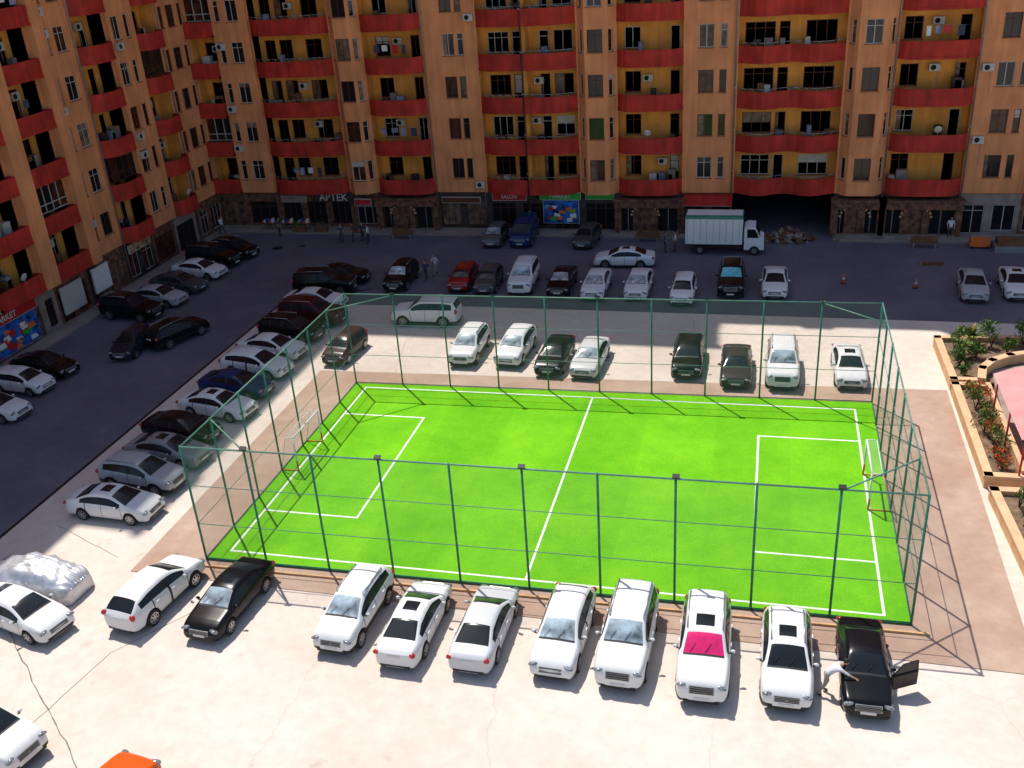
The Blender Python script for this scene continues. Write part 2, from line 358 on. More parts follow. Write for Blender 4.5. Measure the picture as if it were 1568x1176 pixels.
def balcony(mb,P,s0,s1,z,style,rail):
    w=s1-s0; NB=12
    def cv(t):
        if style=='C': return 1.05*(1-abs(2*t-1)**5)+.02
        if style=='V': return (.62+.42*math.cos(4*math.pi*(t-.25)))*(1-abs(2*t-1)**14)+.02
        return .75
    pts=[(s0+w*k/NB,cv(k/NB)) for k in range(NB+1)]
    ph=1.32
    if style=='S': pts=[(s0,.01)]+pts+[(s1,.01)]
    for a,b in zip(pts[:-1],pts[1:]):
        mb.face([P(a[0],z,a[1]),P(b[0],z,b[1]),P(b[0],z+ph,b[1]),P(a[0],z+ph,a[1])],'red')
        ia=(a[0]+( .1 if a[0]==s0 else -.1 if a[0]==s1 else 0),max(a[1]-.12,-.1)); ib=(b[0]+( .1 if b[0]==s0 else -.1 if b[0]==s1 else 0),max(b[1]-.12,-.1))
        mb.face([P(ia[0],z+.2,ia[1]),P(ib[0],z+.2,ib[1]),P(ib[0],z+ph,ib[1]),P(ia[0],z+ph,ia[1])],'red')
        mb.face([P(a[0],z+ph,a[1]),P(b[0],z+ph,b[1]),P(ib[0],z+ph,ib[1]),P(ia[0],z+ph,ia[1])],'red')
        if abs(a[0]-b[0])>1e-6:
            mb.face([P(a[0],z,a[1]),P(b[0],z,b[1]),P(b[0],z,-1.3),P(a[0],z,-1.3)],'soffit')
            mb.face([P(a[0],z+.2,a[1]-.01),P(b[0],z+.2,b[1]-.01),P(b[0],z+.2,-1.3),P(a[0],z+.2,-1.3)],'plinth')
        mb.face([P(a[0],z+.02,a[1]+.05),P(b[0],z+.02,b[1]+.05),P(b[0],z+.2,b[1]+.05),P(a[0],z+.2,a[1]+.05)],'red')
        mb.face([P(a[0],z+.2,a[1]+.05),P(b[0],z+.2,b[1]+.05),P(b[0],z+.2,b[1]),P(a[0],z+.2,a[1])],'red')
        if rail:
            mb.rod(P(a[0],z+ph+.22,a[1]-.06),P(b[0],z+ph+.22,b[1]-.06),.025,'metal',5)
            mb.rod(P(a[0],z+ph,a[1]-.06),P(a[0],z+ph+.22,a[1]-.06),.018,'metal',5)
def glazed(mb,P,s0,s1,z):
    n=max(2,int((s1-s0)/.75)); w=(s1-s0)/n; za=z+1.34; zb=z+HS-.02
    fr=R.choice(['fwhite','fbrown','fbrown'])
    for k in range(n):
        mb.face([P(s0+k*w,za,-.06),P(s0+k*w+w,za,-.06),P(s0+k*w+w,zb,-.06),P(s0+k*w,zb,-.06)],R.choice(['glass','glass','glass2']))
        mb.box((s0+k*w-.03,za,-.05),(s0+k*w+.03,zb,.0),fr,lambda a,b,c:P(a,b,c))
    for zz in(za,za+.55,zb-.07): mb.box((s0,zz,-.055),(s1,zz+.06,.005),fr,lambda a,b,c:P(a,b,c))
def laundry(mb,P,s0,s1,z):
    s=s0+.4
    while s<s1-.6:
        w=R.uniform(.3,.6); h=R.uniform(.4,.9)
        mb.face([P(s,z+2.3-h,.25),P(s+w,z+2.3-h,.28),P(s+w,z+2.3,.25),P(s,z+2.3,.25)],R.choice(['laundry','white','shirtd','rsign','laundry']))
        s+=w+R.uniform(.02,.5)
    mb.rod(P(s0+.1,z+2.3,.25),P(s1-.1,z+2.3,.25),.01,'metal',4)
def clutter(mb,P,s0,s1,z):
    for _ in range(R.randint(1,4)):
        s=R.uniform(s0+.3,s1-.9); w=R.uniform(.3,.8); h=R.uniform(.9,1.7)
        mb.box((s,z+.21,-.9),(s+w,z+.2+h,-.4),R.choice(['wood','ac','wood','stone2','plinth','laundry']),lambda a,b,c:P(a,b,c))
def building(name,P,bays,depth=15):
    mb=MB()
    for bi,(s0,s1,ty,ns,o) in enumerate(bays):
        w=s1-s0; top=Z0+HS*ns
        zc=4.3 if o.get('passage') else 0
        mb.box((s0,zc,-depth),(s1,top,-1.46),'core',lambda a,b,c:P(a,b,c))
        if o.get('passage'):
            mb.face([P(s0,0,-depth),P(s1,0,-depth),P(s1,4.3,-depth),P(s0,4.3,-depth)],'dark')
            for s in(s0,s1): mb.face([P(s,0,-depth),P(s,0,0),P(s,4.3,0),P(s,4.3,-depth)],'stone2')
            mb.face([P(s0,3.38,-1.5),P(s1,3.38,-1.5),P(s1,4.4,-1.5),P(s0,4.4,-1.5)],'stone2')
        if ty=='core': continue
        mb.box((s0,top,-.3),(s1,top+1.1,.15),'red',lambda a,b,c:P(a,b,c))
        mb.box((s0,top-.02,-1.5),(s1,top+.15,.1),'wall',lambda a,b,c:P(a,b,c))
        p=o.get('p',0)
        for k in range(ns):
            z=Z0+HS*k; wz=(z+1.25,z+3.0)
            if ty=='W':
                ops=[(a,b,z+o.get('lo',1.25),z+3.0) for a,b in o['win']]
                wseg(mb,P,(s0,p),(s1,p),z,z+HS,ops,'wall',R.choice([o.get('fr','fbrown')]*3+['fwhite']))
                if p:
                    for s in(s0,s1): mb.face([P(s,z,p),P(s,z,-1.4),P(s,z+HS,-1.4),P(s,z+HS,p)],'wall')
                if R.random()<.4 and 'ac' in o: acunit(mb,P,s0+o['ac'],z+R.choice([.45,.5,2.4]),p)
            elif ty=='P':
                c=.75; q=.95
                wseg(mb,P,(s0,0),(s0+c,q),z,z+HS,[(.35,.85,*wz)],'wall',o.get('fr','fwhite'))
                ww=w-2*c
                wseg(mb,P,(s0+c,q),(s1-c,q),z,z+HS,[(ww/2-.62,ww/2+.62,*wz)],'wall',R.choice(['fwhite','fbrown']))
                wseg(mb,P,(s1-c,q),(s1,0),z,z+HS,[(.35,.85,*wz)],'wall','fwhite')
                if k==0: mb.face([P(s0,z,0),P(s0+c,z,q),P(s1-c,z,q),P(s1,z,0)],'soffit')
            elif ty=='B':
                ops=[(a,b,z+(.25 if dr else 1.2),z+2.85) for a,b,dr in o['win']]
                wseg(mb,P,(s0,-1.3),(s1,-1.3),z,z+HS,ops,'wall2',R.choice(['fwhite','fbrown','fbrown']))
                for s in(s0,s1): mb.face([P(s,z,-1.3),P(s,z,0),P(s,z+HS,0),P(s,z+HS,-1.3)],'wall2')
                balcony(mb,P,s0,s1,z,o.get('st','C'),o.get('rail',0) and R.random()<o['rail'])
                if o.get('mid'):
                    mb.box((s0+o['mid']-.14,z+1.32,-1.3),(s0+o['mid']+.14,z+HS,.02),'wall2',lambda a,b,c:P(a,b,c))
                r=R.random()
                if k and r<o.get('gl',.12): glazed(mb,P,s0+.02,(s0+o['mid']-.16) if o.get('mid') and R.random()<.5 else s1-.02,z)
                elif r<o.get('gl',.12)+.10: laundry(mb,P,s0+R.uniform(0,.5)*w,s1-R.uniform(0,.4)*w,z)
                else: clutter(mb,P,s0,s1,z)
                if R.random()<.35: acunit(mb,P,s0+R.uniform(.35,.6)*w,z+R.uniform(1.9,2.3),-1.3)
                if R.random()<.08:
                    c=P(s0+w*R.uniform(.1,.9),z+1.75,.95); mb.ell(c,(.3,.09,.3) if P is PF else (.09,.3,.3),'ac',12,8,Matrix.Rotation(.4,4,'X' if P is PF else 'Y')); mb.rod(c,(c[0],c[1],c[2]-.5),.02,'metal',5)
        if o.get('strip',1): mb.box((s0-.07,Z0,-.02),(s0+.07,top,.1),'wall',lambda a,b,c:P(a,b,c))
        gt=o.get('g','shop')
        if gt=='shop':
            n=max(1,round(w/2.6)); ww=w/n
            wseg(mb,P,(s0,-.05),(s1,-.05),0,Z0,[(k*ww+.3,(k+1)*ww-.3,.35 if R.random()<.7 else .1,2.45) for k in range(n)],R.choice(['stone2','stone','stone','plinth']),R.choice(['fwhite','fbrown']),R.choice(['glass','glass','glass3','glass2']))
            mb.face([P(s0,Z0-.001,-.05),P(s1,Z0-.001,-.05),P(s1,Z0-.001,.1),P(s0,Z0-.001,.1)],'soffit')
        elif gt=='portal':
            wseg(mb,P,(s0,-.05),(s1,-.05),0,Z0,[],'stone2')
            T=lambda a,b,c:P(a,b,c)
            xs=[s0+.05,s0+w*.30,s0+w*.58,s1-.05]
            for s in xs: mb.box((s-.28,.0,-.04),(s+.28,2.35,.95),'stone',T)
            mb.box((s0-.25,2.35,-.04),(s1+.25,2.95,1.15),'stone',T)
            mb.box((s0-.3,2.95,-.04),(s1+.3,3.1,1.25),'stone',T)
            for k2 in range(3):
                c=(xs[k2]+xs[k2+1])/2; hw=(xs[k2+1]-xs[k2])/2-.28
                if k2==1: mb.box((c-hw,.0,.1),(c+hw,2.35,.8),'stone',T)
                else:
                    mb.face([P(c-hw,.15,.15),P(c+hw,.15,.15),P(c+hw,2.35,.15),P(c-hw,2.35,.15)],'dark')
                    mb.box((c-.04,.15,.16),(c+.04,2.35,.2),'metal',T)
            for k2 in range(9):
                t=math.pi*k2/8; c=s0+w*.44
                mb.ell(P(c+1.15*math.cos(t),1.75+.75*math.sin(t),1.0),(.11,.11,.11),'tan',8,5)
            mb.box((s0,.0,.95),(s1,.15,1.9),'plinth',T); mb.box((s0+.2,.15,.95),(s1-.2,.3,1.5),'plinth',T)
    return mb.obj(name)
PF=lambda s,z,n:(s,82-n,z)
PL=lambda s,z,n:(-50+n,s,z)
far=[(-64,-50,'core',16,{}),
 (-50,-47.4,'B',16,{'st':'S','win':[(.6,2.0,0)],'gl':.2}),
 (-47.4,-44,'W',16,{'p':.35,'win':[(.35,.85),(1.5,2.6)],'fr':'fwhite','ac':.2}),
 (-44,-36.6,'B',16,{'st':'C','win':[(.5,1.5,1),(1.9,3.1,0),(4.4,5.9,0)],'rail':.5,'gl':.12}),
 (-36.6,-33.8,'P',16,{}),
 (-33.8,-28.4,'B',16,{'st':'C','win':[(.7,2.0,0),(3.9,4.7,1)],'g':'portal','gl':.05}),
 (-28.4,-23.7,'W',16,{'win':[(1.7,2.75),(3.0,3.55)],'ac':3.8}),
 (-23.7,-15.3,'B',13,{'st':'C','win':[(.6,2.4,0),(2.7,3.4,1),(5.0,5.8,1),(6.2,7.8,0)],'mid':4.0,'rail':.8,'gl':.1}),
 (-15.3,-12.1,'P',13,{}),
 (-12.1,-6.7,'B',13,{'st':'C','win':[(.5,1.8,0),(4.2,4.95,1)],'g':'portal','gl':.05}),
 (-6.7,-2.6,'W',16,{'win':[(1.1,2.3),(2.75,3.3)],'ac':.2}),
 (-2.6,5.5,'B',16,{'st':'V','win':[(.5,2.8,0),(3.1,3.9,1),(5.1,7.4,0)],'passage':1,'g':'none','rail':.6,'gl':.12}),
 (5.5,9.15,'P',16,{'g':'portal'}),
 (9.15,14.9,'B',16,{'st':'C','win':[(.5,1.8,0),(4.4,5.2,1)],'g':'portal','gl':.05}),
 (14.9,19.4,'W',16,{'win':[(1.4,2.6),(3.0,3.5)],'ac':.3}),
 (19.4,27.5,'B',16,{'st':'C','win':[(.5,2.8,0),(3.1,3.9,1),(5.1,7.4,0)],'mid':4.0,'rail':.6}),
 (27.5,31,'P',16,{}),(31,36.5,'B',16,{'st':'C','win':[(.5,1.8,0),(4.2,4.95,1)],'g':'portal'}),
 (36.5,41,'W',16,{'win':[(1.4,2.6),(3.0,3.5)]}),(41,49,'B',16,{'st':'V','win':[(.5,2.8,0),(5.1,7.4,0)]}),(49,54,'W',16,{'win':[(1.4,2.6)]})]
building("apartment_building",PF,far)
left=[(20,25,'W',13,{'win':[(1,2.2),(2.8,3.6)]}),(25,31,'B',13,{'st':'S','win':[(.5,2,0),(3.5,5,0)]}),
 (31,36,'W',13,{'win':[(1,2.2),(2.8,3.6)]}),(36,42,'B',13,{'st':'C','win':[(.5,2,0),(3.5,5,0)]}),
 (42,46.5,'W',13,{'win':[(1,2.2),(2.8,3.6)]}),
 (46.5,50.2,'B',13,{'st':'S','win':[(.4,1.2,1),(1.7,3.2,0)]}),(50.2,51.4,'W',13,{'p':.45,'win':[]}),
 (51.4,55.8,'B',13,{'st':'S','win':[(.4,1.9,0),(2.3,3.1,1)],'gl':.3}),
 (55.8,57.3,'W',13,{'p':.85,'win':[]}),
 (57.3,61.2,'B',16,{'st':'S','win':[(.4,2.0,0),(2.4,3.3,1)],'gl':.3}),
 (61.2,62.3,'W',16,{'p':.85,'win':[]}),
 (62.3,66.2,'W',16,{'win':[(.7,1.3),(2.0,3.2)],'ac':.2}),
 (66.2,70.2,'B',16,{'st':'C','win':[(.5,1.9,0),(2.6,3.4,1)],'gl':.2}),
 (70.2,73.7,'W',16,{'p':.35,'win':[(.5,1.5),(2.2,2.8)],'ac':.3}),
 (73.7,77.2,'B',16,{'st':'C','win':[(.4,1.6,0),(2.2,3.0,1)],'gl':.2}),
 (77.2,82,'W',16,{'win':[(.7,1.3),(1.9,3.1),(3.7,4.3)],'ac':.2})]
building("apartment_building",PL,left)
for s in(-19.7,-28.3,-2.7,9.1,14.95):
    y=81.8-(.95 if s==-19.7 else 0)
    g=MB(); g.rod((s,y,.1),(s,y,48),.06,'stone2' if s==-19.7 else 'metal',8)
    for k in range(14): g.box((s-.09,y-.08,2+k*3.3),(s+.09,y+.18,2.06+k*3.3),'metal')
    g.obj("drain_pipe")
for s in (62.4,66.1,77.3):
    g=MB(); g.rod((-49.8,s,.1),(-49.8,s,55),.06,'metal',8); g.obj("drain_pipe")

def sign(name,P,s0,s1,z0,z1,n,m,text=None,tm='white',tsz=.7,border='fwhite'):
    mb=MB(); T=lambda a,b,c:P(a,b,c)
    mb.box((s0-.05,z0-.05,n-.12),(s1+.05,z1+.05,n),border,T); mb.box((s0,z0,n+.002),(s1,z1,n+.03),m,T)
    o=mb.obj(name)
    if text:
        cu=bpy.data.curves.new("lettering","FONT"); cu.body=text; cu.size=tsz; cu.extrude=.01; cu.align_x='CENTER'; cu.align_y='CENTER'; cu.materials.append(M[tm])
        t=bpy.data.objects.new("lettering",cu); COL.objects.link(t); t.parent=o
        t.location=P((s0+s1)/2,(z0+z1)/2,n+.045); t.rotation_euler=(math.pi/2,0,0) if P is PF else (math.pi/2,0,math.pi/2)
    return o
sign("pharmacy_sign",PF,-40.3,-36.4,2.55,3.3,.25,'stone2',"APTEK",'white',.95,'fbrown')
sign("shop_sign",PF,-18.9,-15.4,2.85,3.4,.3,'gsign',"MARKET",'white',.5)
o=sign("shop_poster",PF,-18.7,-15.6,.7,2.7,.1,'bsign')
mb=MB()
for k in range(14):
    s=R.uniform(-18.6,-16.3); z=R.uniform(.8,2.2); mb.face([PF(s,z,.134+.0006*k),PF(s+R.uniform(.3,.7),z,.134+.0006*k),PF(s+.5,z+R.uniform(.2,.45),.134+.0006*k),PF(s,z+.3,.134+.0006*k)],R.choice(['white','gsign','rsign','orange','cyan']))
q=mb.obj("printed_shapes"); q.parent=o
sign("shop_sign",PF,-14.9,-12.5,2.85,3.35,.2,'gsign')
sign("shop_sign",PF,-23.2,-20.2,2.75,3.35,.25,'rsign',"SALON",'white',.45)
sign("shop_sign",PF,-27.9,-24.4,2.5,2.95,.2,'fbrown')
sign("shop_sign",PF,-35.9,-34.4,2.5,3.0,1.1,'rsign')
sign("shop_sign",PF,-43.6,-41.2,2.5,3.0,.2,'plinth')
o=sign("shop_poster",PL,48.6,54.6,.4,2.5,.25,'bsign')
mb=MB()
for k in range(34):
    s=R.uniform(48.7,53.6); z=R.uniform(.45,1.9); h=.284+.0006*k; mb.face([PL(s,z,h),PL(s+R.uniform(.3,.9),z,h),PL(s+.6,z+R.uniform(.2,.5),h),PL(s,z+.35,h)],R.choice(['white','gsign','rsign','orange','ysign','rsign','white']))
q=mb.obj("printed_shapes"); q.parent=o
sign("shop_sign",PL,48.4,54.8,2.6,3.3,.35,'rsign',"MARKET",'white',.6)
sign("shop_sign",PL,57.6,60.0,.8,2.8,.3,'fwhite')
sign("shop_sign",PL,61.4,63.4,1.0,2.9,.3,'white')
sign("shop_sign",PL,66.5,69.5,2.5,3.1,.25,'ysign')
g=MB()
for k in range(8):
    a=-6.6+k*.5; g.face([(a,82,3.3),(a+.5,82,3.3),(a+.5,80.4,2.7),(a,80.4,2.7)],'rsign' if k%2 else 'red')
g.rod((-6.6,80.4,2.7),(-2.6,80.4,2.7),.03,'metal',6); g.obj("shop_awning")
g=MB(); g.poly([(-49.95,79.9),(-3,79.9),(-3,81.99),(-49.95,81.99)],0,.14,'plinth','pave2'); g.poly([(6,79.7),(60,79.7),(60,81.99),(6,81.99)],0,.14,'plinth','pave2')
g.poly([(-49.99,15),(-48.4,15),(-48.4,79.8),(-49.99,79.8)],0,.14,'plinth','pave2'); g.obj("pavement")
def leaves(m,c,r,n,sz,mats=('leaf1','leaf2','leaf2'),rr=R):
    for _ in range(n):
        while True:
            p=Vector((rr.uniform(-1,1),rr.uniform(-1,1),rr.uniform(-1,1)))
            if .15<p.length<1: break
        q=Vector((c[0]+p.x*r[0],c[1]+p.y*r[1],c[2]+p.z*r[2]))
        a=Vector((rr.uniform(-1,1),rr.uniform(-1,1),rr.uniform(-.4,1))).normalized(); u=a.orthogonal().normalized(); v=a.cross(u); s=sz*rr.uniform(.5,1.3)
        m.face([q-u*s*.5,q+v*s*.28,q+u*s*.6,q-v*s*.28],rr.choice(mats))
def planterbox(x,y,r=0):
    m=MB(); m.box((-.6,-.25,.0),(.6,.25,.45),'wood'); m.box((-.66,-.31,.45),(.66,.31,.52),'wood'); m.box((-.55,-.2,.52),(.55,.2,.54),'soil')
    leaves(m,(0,0,.75),(.5,.2,.28),70,.12)
    m.obj("wooden_planter_box",(x,y,.14 if y>79.7 else 0),r)
for x in(-41.5,-39.3,-35.6): planterbox(x,80.3)
g=MB()
for x in(-45.5,-43.6,-42.0):
    g.box((x,80.6,.75),(x+1.3,81.3,.8),'wood'); 
    for a in(.08,1.18):
        for b_ in(80.66,81.2): g.rod((x+a,b_,.14),(x+a,b_,.75),.03,'metal',6)
    for k in range(6): g.box((x+.1+k*.19,80.7,.8),(x+.24+k*.19,81.1,.95+.1*(k%3)),['orange','white','bsign','rsign'][k%4])
g.obj("market_stall_table")
for x,y in((-9.3,79.2),(12.2,78.6),(-31,79)):
    m=MB(); m.box((-1,-.2,.42),(1,.2,.48),'wood'); m.box((-1,.17,.5),(1,.22,.9),'wood')
    for a in(-.8,.8): m.box((a-.05,-.2,0),(a+.05,.2,.42),'metal')
    m.obj("park_bench",(x,y,0))
m=MB(); m.box((-.7,-.4,.15),(.7,.4,1.0),'orange'); m.box((-.75,-.45,1.0),(.75,.45,1.08),'metal')
for a in(-.55,.55): m.rod((a,-.4,.12),(a,.4,.12),.12,'rubber',10)
m.obj("waste_container",(16.2,78.9,0))
m=MB(); m.box((-2.2,-.8,0),(2.2,.8,.5),'metal'); m.box((-2,-.6,.5),(.5,.6,.9),'wood'); m.box((.7,-.6,.5),(2,.5,.8),'plinth'); m.obj("building_materials_pile",(19.3,78.4,0))
m=MB()
for _ in range(160):
    a=R.uniform(0,6.28); r=R.random()**.6; s=R.uniform(.06,.28); x=r*2.2*math.cos(a); y=r*1.0*math.sin(a); z=(1-r)*.8
    T=Matrix.Translation((x,y,z+s/2))@Matrix.Rotation(R.uniform(0,3),4,Vector((R.random(),R.random(),R.random())).normalized())
    m.box((-s,-s*.7,-s*.4),(s,s*.7,s*.4),R.choice(['plinth','stone','soil','wood']),T)
m.obj("rubble_pile",(2.0,80.0,0))
for x,y,r in((-41.6,75.8,.5),(-39.5,76.5,.3)):
    m=MB(); m.face([(r*math.cos(k*.4189),r*math.sin(k*.4189),.01) for k in range(15)],'black'); m.obj("manhole_cover",(x,y,0))
m=MB(); m.box((-.8,-.5,0),(.8,.5,.06),'plinth'); m.box((-.6,-.35,.06),(.6,.35,.064),'dark'); m.box((-.75,-.5,.06),(.75,-.42,.4),'wood'); m.obj("open_drain_pit",(12.3,74.7,0))
for x,y in((5.8,70.2),(10.6,69.6)):
    m=MB(); m.rod((0,0,0),(0,0,.04),.2,'black',12); m.rod((0,0,.04),(0,0,.75),.13,'orange',12,.02); m.rod((0,0,.33),(0,0,.46),.093,'white',12,.07); m.obj("traffic_cone",(x,y,0))

# ------------------------------------------------------------------ planters (right)
def wallrun(m,pts,t=.32,h=.62):
    for a,b in zip(pts[:-1],pts[1:]):
        a=Vector((*a,0));b=Vector((*b,0)); d=(b-a).normalized(); q=Vector((-d.y,d.x,0))*t/2
        for (q1,za,zb,mm,e) in((q,0,h,'tan',0),(q*1.25,h+.0,h+.1,'tantop',.06)):
            A=a-d*(t/2+e); B=b+d*(t/2+e)
            c=[A-q1,B-q1,B+q1,A+q1]
            m.poly([(p.x,p.y) for p in c],za,zb,mm)
def bush(m,x,y,z,r,h,mats=('leaf1','leaf2','leaf2'),n=260,sz=.16):
    for k in range(5):
        a=R.uniform(0,6.28); m.rod((x,y,z),(x+math.cos(a)*r*.5,y+math.sin(a)*r*.5,z+h*.7),.025,'bark',5,.01)
    for k in range(7):
        a=R.uniform(0,6.28); q=R.uniform(.1,.65)*r; rr=r*R.uniform(.3,.5)
        leaves(m,(x+math.cos(a)*q,y+math.sin(a)*q,z+h*R.uniform(.35,.85)),(rr,rr,rr*.8),n//7,sz,mats)
def spiky(m,x,y,z,s):
    m.rod((x,y,z),(x,y,z+.35*s),.06,'bark',6)
    for k in range(60):
        a=R.uniform(0,6.28); el=R.uniform(.1,1.3); L_=s*R.uniform(.6,1.0); d=Vector((math.cos(a)*math.cos(el),math.sin(a)*math.cos(el),math.sin(el)))
        w=Vector((-math.sin(a),math.cos(a),0))*.045*s; o=Vector((x,y,z+.35*s)); mid=o+d*L_*.55+Vector((0,0,.08)); tip=o+d*L_-Vector((0,0,.12*L_))
        mm=R.choice(['leaf1','leaf2','leaf2','leaf3']); m.face([o-w,o+w,mid+w,mid-w],mm); m.face([mid-w,mid+w,tip],mm)
m=MB()
wallrun(m,[(12.2,53.6),(10.75,53.6),(10.65,59.4),(19,60.2)])
m.face([(10.8,53.7,.45),(20,53.7,.45),(20,60.1,.45),(10.8,59.3,.45)],'soil'); m.obj("planter_wall")
m=MB()
arc=[(17-4.9*math.cos(t*math.pi/10),53.3+3.9*math.sin(t*math.pi/10)) for t in range(0,6)]
wallrun(m,arc,.35,.95); m.obj("curved_garden_wall")
m=MB(); m.poly([(12.3,44),(24,44),(24,57),(17,57.1),(13,55.4)],0,.47,'pave2'); m.obj("garden_terrace")
m=MB(); wallrun(m,[(12.2,53.0),(10.75,53.0),(10.8,43.3),(12.3,43.3)],.32,.6); m.face([(10.9,43.4,.42),(12.3,43.4,.42),(12.3,52.9,.42),(10.9,52.9,.42)],'soil')
wallrun(m,[(12.35,52.7),(12.35,43.6)],.2,.8); m.obj("planter_wall")
m=MB(); wallrun(m,[(14,42.2),(10.85,42.1),(11.2,36.4),(11.4,28)],.32,.55); m.face([(10.9,42,.4),(15,42,.4),(15,28,.4),(11.5,28,.4)],'soil'); m.obj("planter_wall")
for (x,y,r,h) in((11.5,58.3,.85,1.6),(12.5,57.2,.7,1.2),(11.4,55.9,.75,1.3),(13.6,58.8,.9,1.7),(15.4,59.2,.95,1.9),(17.2,59.3,.9,1.7),(11.5,54.5,.5,.8),(14.3,57.9,.6,1.0)):
    m=MB(); bush(m,0,0,0,r,h,n=420); m.obj("shrub",(x,y,.45))
for (x,y,s) in((12.4,58.8,1.4),(16.2,58.3,1.3),(11.6,57.0,1.2)):
    m=MB(); spiky(m,0,0,0,s); m.obj("yucca_plant",(x,y,.45))
for (x,y,f) in((11.5,52.2,0),(11.7,51.2,1),(11.4,50.5,0),(11.6,49.7,0),(11.8,48.6,0),(11.4,47.9,0),(11.5,47.2,1),(11.6,46.2,0),(11.5,45.3,1),(11.6,44.4,1),(11.7,41.0,0),(12.7,40.6,0),(12.0,39.6,0),(11.8,38.4,0),(12.7,38.9,1),(11.9,37.3,1),(12.3,36,0),(12.0,34.9,0),(12.4,33.5,0)):
    m=MB(); bush(m,0,0,0,R.uniform(.55,.8),R.uniform(.7,1.3),('flower','flower','orange','leaf2','leaf2') if f else ('leaf1','leaf2','leaf3','leaf2'),300,.14); m.obj("flowering_shrub" if f else "shrub",(x,y,.42))
m=MB()
rx0,rx1,ry0,ry1=11.85,17.5,43.0,50.0; xm=(rx0+rx1)/2
n=28
for k in range(n):
    y0=ry0+(ry1-ry0)*k/n; y1=ry0+(ry1-ry0)*(k+1)/n; ymid=(y0+y1)/2
    for (xa,za,xb,zb) in((rx0,2.75,xm,3.75),(xm,3.75,rx1,2.75)):
        m.face([(xa,y0,za),(xb,y0,zb),(xb,ymid,zb+.06),(xa,ymid,za+.06)],'pinkroof'); m.face([(xa,ymid,za+.06),(xb,ymid,zb+.06),(xb,y1,zb),(xa,y1,za)],'pinkroof')
m.rod((xm,ry0,3.8),(xm,ry1,3.8),.07,'pinkroof',8)
for x in(rx0+.25,rx1-.25):
    m.rod((x,ry0+.1,2.75),(x,ry1-.1,2.75),.05,'rsign',6)
    for y in(ry0+.3,(ry0+ry1)/2,ry1-.3): m.rod((x,y,0),(x,y,2.8),.05,'rsign',8)
for y in(ry0+.3,(ry0+ry1)/2,ry1-.3): m.rod((rx0+.25,y,2.75),(rx1-.25,y,2.75),.04,'rsign',6); m.rod((xm,y,2.75),(xm,y,3.72),.04,'rsign',6)
m.obj("garden_pavilion")

